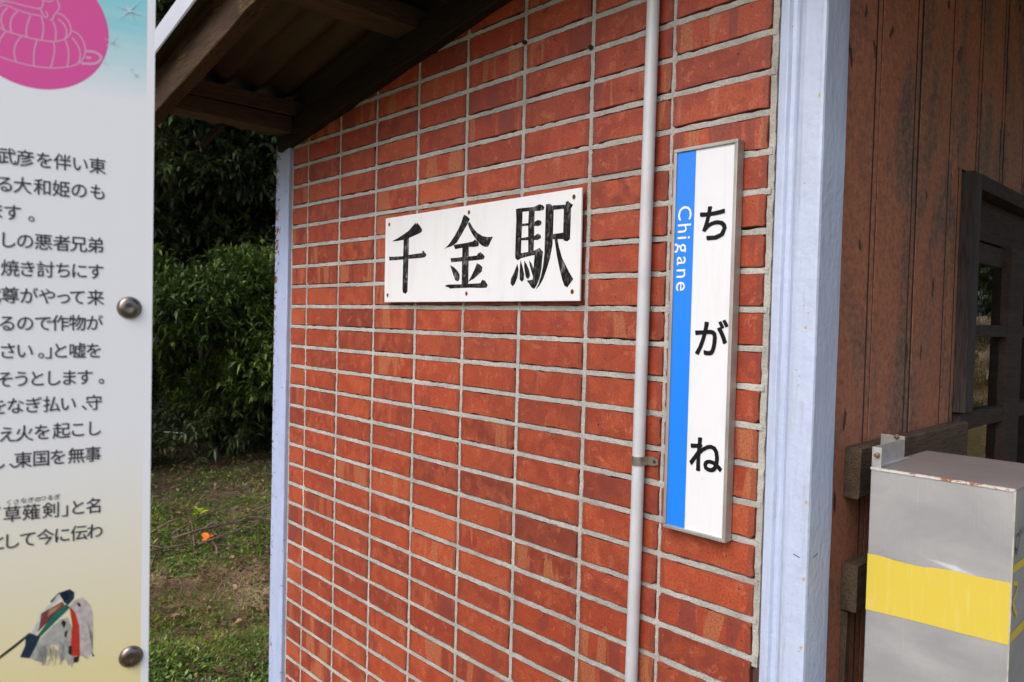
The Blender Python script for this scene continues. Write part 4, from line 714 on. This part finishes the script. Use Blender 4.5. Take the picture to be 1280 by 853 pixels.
# the sunlit evergreen shrub by the building end and its neighbours
tree('evergreen_shrub', 'bushy evergreen shrub with glossy mid-green leaves seen just left of the brick wall', 'shrub', (-7.5, 1.95, 0), blobset(-7.4, 1.95, 1.25, 1.05, 1.4, .92, 30, 4, .42), 1.5, .05, 7000, 8, .105, .029, M['leafA'], light=-.02, seed=1, up=.8)
tree('evergreen_shrub', 'darker evergreen shrub standing behind the information board', 'shrub', (-7.3, -1.2, 0), blobset(-7.3, -1.2, 1.2, 1.1, 1.2, .8, 14, 2, .6), 1.4, .05, 1800, 8, .105, .03, M['leafA'], seed=2, up=.8)
tree('evergreen_shrub', 'evergreen shrub hidden mostly behind the left corner post of the building', 'shrub', (-6.6, 4.7, 0), blobset(-6.6, 4.7, 1.2, 1.0, 1.2, .8, 14, 3, .6), 1.4, .05, 1800, 8, .105, .03, M['leafA'], seed=3, up=.8)
# tall dark evergreen trees behind
GT = 'dark evergreen trees behind the shrubs'
for i, (x, y, h, n, lab) in enumerate(((-7.9, -3.6, 6.6, 2600, 'dark evergreen tree added unseen behind the information board to shade the shrubs'), (-9.4, 2.3, 7.2, 9000, 'tall dark evergreen tree rising behind the glossy shrub'), (-9.8, -1.2, 6.2, 2600, 'tall dark evergreen tree directly behind the information board'),  # first tree is added out of view to shade the shrubs and ground
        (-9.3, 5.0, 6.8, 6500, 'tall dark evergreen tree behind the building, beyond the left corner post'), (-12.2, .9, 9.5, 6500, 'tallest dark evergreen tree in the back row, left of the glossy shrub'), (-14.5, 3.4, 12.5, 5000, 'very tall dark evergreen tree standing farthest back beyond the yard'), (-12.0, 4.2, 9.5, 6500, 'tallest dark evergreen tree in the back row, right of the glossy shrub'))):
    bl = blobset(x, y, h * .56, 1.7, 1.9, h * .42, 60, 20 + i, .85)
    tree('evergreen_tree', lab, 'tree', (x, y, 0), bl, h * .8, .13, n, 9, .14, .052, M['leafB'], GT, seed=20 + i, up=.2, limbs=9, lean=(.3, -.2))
# undergrowth that closes the foot of the trees
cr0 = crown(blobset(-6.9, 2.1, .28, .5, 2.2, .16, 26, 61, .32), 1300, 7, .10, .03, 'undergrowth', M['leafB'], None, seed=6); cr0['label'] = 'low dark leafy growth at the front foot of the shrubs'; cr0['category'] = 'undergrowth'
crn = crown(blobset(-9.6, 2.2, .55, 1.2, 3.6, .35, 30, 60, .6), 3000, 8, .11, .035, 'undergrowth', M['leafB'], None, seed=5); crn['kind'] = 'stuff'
crn['label'] = 'dark leafy undergrowth at the foot of the trees'; crn['category'] = 'undergrowth'
# bright young shoot beside the rusty post
yo = thing('young_shoot', 'bright yellow-green young shoot catching light beside the rusty left post', 'plant', (-5.9, 2.75, 0), None)
V, F_ = [], []; tube_into(V, F_, [(-5.9, 2.75, 0), (-5.93, 2.70, 1.3), (-5.86, 2.62, 2.40)], [.018, .012, .004], 6); keep(mesh_obj('stem', V, F_, M['bark']), yo)
n = 46; c = np.array([-5.86, 2.62, 2.28]) + rng.normal(0, 1, (n, 3)) * [.05, .08, .12]; o = tinted('crown', *leaves(c, unit(rng.normal(0, .6, (n, 3)) + [0, 0, .9]), rng.uniform(.05, .09, n), rng.uniform(.018, .03, n), rng.uniform(.3, 1, n)), M['leafY']); keep(o, yo)
# grass, low weeds, straw, leaf litter, twigs: scattered over the plot beyond the end wall
def scatter(n, tmin, tmax, amin=-.62, amax=-.20, power=1.3):
    """points spread in depth along the plot west of the building"""
    t = tmin + (tmax - tmin) * rng.random(n) ** power; a = rng.uniform(amin, amax, n); x = .8632 + (-.7297 + .6828 * a) * t; y = -1.2258 + (.6832 + .7302 * a) * t
    k = x < -1.76; return x[k], y[k], t[k]
def fld(x, y, s, o=0.): return np.array([noise.noise(Vector((a * s, b * s, o))) for a, b in zip(x, y)])
GZ = lambda x, y: np.array([gh(a, b) for a, b in zip(x, y)])
M['grass'] = leaf_mat('grass_blade', (.055, .085, .012), (.16, .21, .03), (.36, .38, .07)); M['straw'] = leaf_mat('dry_straw', (.14, .085, .045), (.36, .24, .14), (.60, .46, .30)); M['weed'] = leaf_mat('low_weed_leaf', (.03, .06, .012), (.085, .15, .022), (.24, .32, .045)); M['litter'] = leaf_mat('dead_leaf', (.05, .028, .018), (.15, .08, .045), (.36, .22, .14))
drain = lambda x, y: np.exp(-(((x * -.62 + y * .30) - 1.72) / .14) ** 2)
def blades(n, tmin, tmax, mat, name, lo, hi, w0, dens, flatness=.5, label='', cat='grass'):
    x, y, t = scatter(n, tmin, tmax); k = dens(x, y, t) > rng.random(len(x)); x, y, t = x[k], y[k], t[k]; m = len(x); z = GZ(x, y)
    B = np.stack([x, y, z], 1); a = rng.uniform(0, 2 * math.pi, m); H = rng.uniform(lo, hi, m); d = unit(np.stack([np.cos(a), np.sin(a), rng.uniform(flatness * .3, flatness * 2.2, m)], 1)); s = np.stack([-np.sin(a), np.cos(a), 0 * a], 1) * (w0 * (.6 + .8 * rng.random(m)))[:, None]
    mid = B + d * (H * .55)[:, None] + [0, 0, .002]; tip = B + d * H[:, None] * np.array([1.15, 1.15, .82]); V = np.stack([B - s, B + s, mid + s * .8, mid - s * .8, tip], 1).reshape(-1, 3); b = np.arange(m)[:, None] * 5
    F_ = (b[:, :, None] + np.array([[0, 1, 2], [0, 2, 3], [3, 2, 4]])[None]).reshape(-1, 3); tn = np.repeat(np.clip(rng.normal(.5, .22, m) + .9 * fld(x, y, 3, 7), 0, 1), 5)
    o = tinted(name, V, F_, tn, mat); o['kind'] = 'stuff'; o['label'] = label; o['category'] = cat; return o
dg = lambda x, y, t: np.clip(.55 + 1.6 * fld(x, y, 1.3) + .5 * fld(x, y, 5, 4), .04, 1) * (1 - .85 * drain(x, y)) * np.where(t > 5.7, .22, 1)
ds = lambda x, y, t: np.clip(.25 - 2.0 * fld(x, y, 1.3) + .6 * np.exp(-((t - 3.9) / .5) ** 2), .03, 1) * (1 - .8 * drain(x, y)) * np.where(t > 5.7, .15, 1)
blades(170000, 2.5, 8.3, M['grass'], 'grass', .015, .055, .0020, dg, .6, 'short rough green grass growing on the mossy plot', 'grass')
blades(42000, 2.5, 7.0, M['straw'], 'dry_grass', .03, .11, .0014, ds, .16, 'flattened dry brown grass stalks lying on the plot', 'dry grass')
def groundleaves(n, tmin, tmax, mat, name, L, W_, dens, label, cat, zup=(.004, .02), tilt=.5, per=1, spread=.02):
    x, y, t = scatter(n, tmin, tmax); k = dens(x, y, t) > rng.random(len(x)); x, y = np.repeat(x[k], per), np.repeat(y[k], per); m = len(x); x = x + rng.normal(0, spread, m); y = y + rng.normal(0, spread, m); z = GZ(x, y) + rng.uniform(*zup, m)
    a = rng.uniform(0, 2 * math.pi, m); d = unit(np.stack([np.cos(a), np.sin(a), rng.normal(.15, tilt, m)], 1)); o = tinted(name, *leaves(np.stack([x, y, z], 1), d, L * rng.uniform(.6, 1.4, m), W_ * rng.uniform(.7, 1.3, m), np.clip(rng.normal(.5, .25, m), 0, 1), .1), mat); o['kind'] = 'stuff'; o['label'] = label; o['category'] = cat; return o
dw = lambda x, y, t: np.clip(.12 + 1.5 * fld(x, y, 1.7, 9), 0, 1) * .8 + .9 * np.exp(-((t - 3.05) / .25) ** 2) + .9 * np.exp(-((t - 5.2) / .6) ** 2)
groundleaves(9000, 2.5, 7.2, M['weed'], 'weeds', .022, .014, dw, 'low round-leaved green weeds on the mossy ground', 'weeds', (.004, .028), .5, 5, .022)
groundleaves(2600, 2.5, 9.0, M['litter'], 'leaf_litter', .05, .026, lambda x, y, t: .18 + .8 * np.exp(-((t - 5.2) / .55) ** 2) + .5 * (t > 6.2), 'scattered dead brown leaves on the plot', 'dead leaves', (.004, .03), .35, 3, .05)
# heap of cut twigs
V, F_ = [], []; rr = random.Random(12)
for i in range(34):
    u, s_ = rr.uniform(-1.35, 1.35), rr.gauss(0, .22); cx, cy = -4.15 + .55 * u * -.35 + s_ * -.8, 1.0 + u * .95 + s_ * .3
    a = rr.gauss(1.75, 1.1); L = rr.uniform(.15, .8); h0, h1 = rr.uniform(.01, .07), rr.uniform(.02, .16); dx, dy = math.cos(a) * L / 2, math.sin(a) * L / 2
    tube_into(V, F_, [(cx - dx, cy - dy, gh(cx, cy) + h0), (cx - dx * .2 + rr.uniform(-.04, .04), cy - dy * .2 + rr.uniform(-.04, .04), gh(cx, cy) + (h0 + h1) / 2 + rr.uniform(0, .03)), (cx + dx, cy + dy, gh(cx, cy) + h1)], [rr.uniform(.004, .010), rr.uniform(.003, .008), .002], 5)
tw = mesh_obj('twig_heap', V, F_, wood_mat('twig_bark', (.10, .07, .05), (.22, .16, .12), 'x'), smooth=True); tw['kind'] = 'stuff'; tag(tw, 'low heap of cut brown twigs lying across the grass', 'twigs')
def sprout(x, y, n, L, W_, mat, name, label, cat, h=.05):
    o = thing(name, label, cat, (x, y, gh(x, y))); m = n; a = rng.uniform(0, 2 * math.pi, m); c = np.stack([x + .01 * np.cos(a), y + .01 * np.sin(a), gh(x, y) + rng.uniform(.3, 1, m) * h], 1)
    q = tinted('leaf_rosette', *leaves(c, unit(np.stack([np.cos(a), np.sin(a), rng.uniform(.3, 1.4, m)], 1)), L * rng.uniform(.7, 1.1, m), W_ * rng.uniform(.8, 1.1, m), rng.uniform(.35, .9, m), .25), mat); keep(q, o)
    V, F_ = [], []; tube_into(V, F_, [(x, y, gh(x, y) - .01), (x, y, gh(x, y) + h)], [.004, .003], 5); keep(mesh_obj('stem', V, F_, mat), o)
sprout(-4.62, .80, 9, .085, .035, M['leafY'], 'leafy_seedling', 'bright yellow-green broad-leaved seedling rising behind the twig heap', 'plant', .08)
sprout(-5.9, 2.05, 12, .14, .06, M['weed'], 'leafy_seedling', 'green leafy seedling in the shade nearer the left corner post', 'plant', .25)
# fallen leaves that stand out
def fallen(x, y, L, colr, label, nm='fallen_leaf'):
    V = []; z = gh(x, y) + .055; n = 14
    for i in range(n):
        a = 2 * math.pi * i / n; r0 = L * (.5 + .16 * math.cos(5 * a)); V.append((x + r0 * math.cos(a) * .9, y + r0 * math.sin(a), z + .35 * L * math.sin(a * 2 + 1) * .5 + .02))
    V.append((x, y, z + .012)); tag(mesh_obj(nm, V, [(i, (i + 1) % n, n) for i in range(n)], plain(nm + '_tone', colr, .5, var=.2, vscale=40)), label, 'leaf')
fallen(-3.93, .62, .10, (.75, .17, .012), 'bright orange fallen leaf lying in front of the twig heap')
fallen(-3.30, .045, .05, (.62, .45, .02), 'small yellow fallen leaf close to the information board edge'); fallen(-3.75, .10, .07, (.22, .12, .09), 'curled brown fallen leaf close to the information board edge')
fallen(-2.92, .38, .05, (.35, .2, .13), 'small pale brown fallen leaf at the rim of the bare drain')
# thin white cord in the shade of the shrub
V, F_ = [], []; a, b = Vector((-7.95, .86, .32)), Vector((-7.16, 1.78, .215)); tube_into(V, F_, [a.lerp(b, t) + Vector((0, 0, -.02 * math.sin(math.pi * t))) for t in np.linspace(0, 1, 14)], .0065, 6)
tag(mesh_obj('white_cord', V, F_, plain('white_cord', (.75, .74, .7), .7, var=.3, vscale=30), smooth=True), 'thin white cord stretched low in the shade under the shrubs', 'cord')

# ================================================================== what the door glass reflects: the field end of the yard
tree('field_tree', 'dark broad tree reflected in the upper door panes', 'tree', (4.6, 22, 1.5), blobset(4.6, 22, 3.9, 3.0, 2.0, 2.4, 40, 90, 1.2), 4.5, .18, 1500, 9, .26, .11, M['leafB'], None, seed=90, limbs=6)
tree('field_tree', 'second dark tree of the pair beyond the grassy bank', 'tree', (9.0, 23, 1.5), blobset(9.0, 23, 4.2, 2.8, 2.0, 2.8, 30, 91, 1.1), 4.5, .18, 1500, 9, .26, .11, M['leafB'], None, seed=91, limbs=6)
for i, (x, y, l2) in enumerate(((-3.5, 24, 'round dark tree at the left end of the far bank'), (14.5, 25, 'round dark tree right of the pair on the far bank'), (20, 22, 'round dark tree at the right end of the far bank'))):
    tree('field_tree', l2, 'tree', (x, y, 1.5), blobset(x, y, 4.6, 3.2, 2.2, 2.6, 30, 95 + i, 1.2), 4.5, .2, 1300, 8, .3, .13, M['leafB'], None, seed=95 + i, limbs=5)
x = rng.uniform(-1, 14, 26000); y = rng.uniform(13.0, 20, 26000); z = GZ(x, y); m = len(x); a = rng.uniform(0, 6.28, m)
o = tinted('bank_grass', *leaves(np.stack([x, y, z], 1), unit(np.stack([.5 * np.cos(a), .5 * np.sin(a), np.ones(m)], 1)), rng.uniform(.25, .7, m), rng.uniform(.02, .05, m), np.clip(rng.normal(.45, .2, m) + 1.1 * fld(x, y, .8, 2) + np.where((y > 18.2), .5, 0), 0, 1)), leaf_mat('bank_grass_blade', (.03, .06, .01), (.20, .13, .035), (.62, .52, .36))); o['kind'] = 'stuff'; o['label'] = 'tall green and tan grass on the bank at the far end of the yard'; o['category'] = 'grass'
kb = thing('concrete_kerb', 'pale concrete kerb crossing the yard at the foot of the bank', 'kerb', (3, 12.6, 0)); bm = bmesh.new(); bbox(bm, -8, 14, -.09, .09, 0, .14, .01); bm_obj('kerb_stone', bm, plain('pale_concrete', (.5, .48, .45), .85, var=.1), kb)
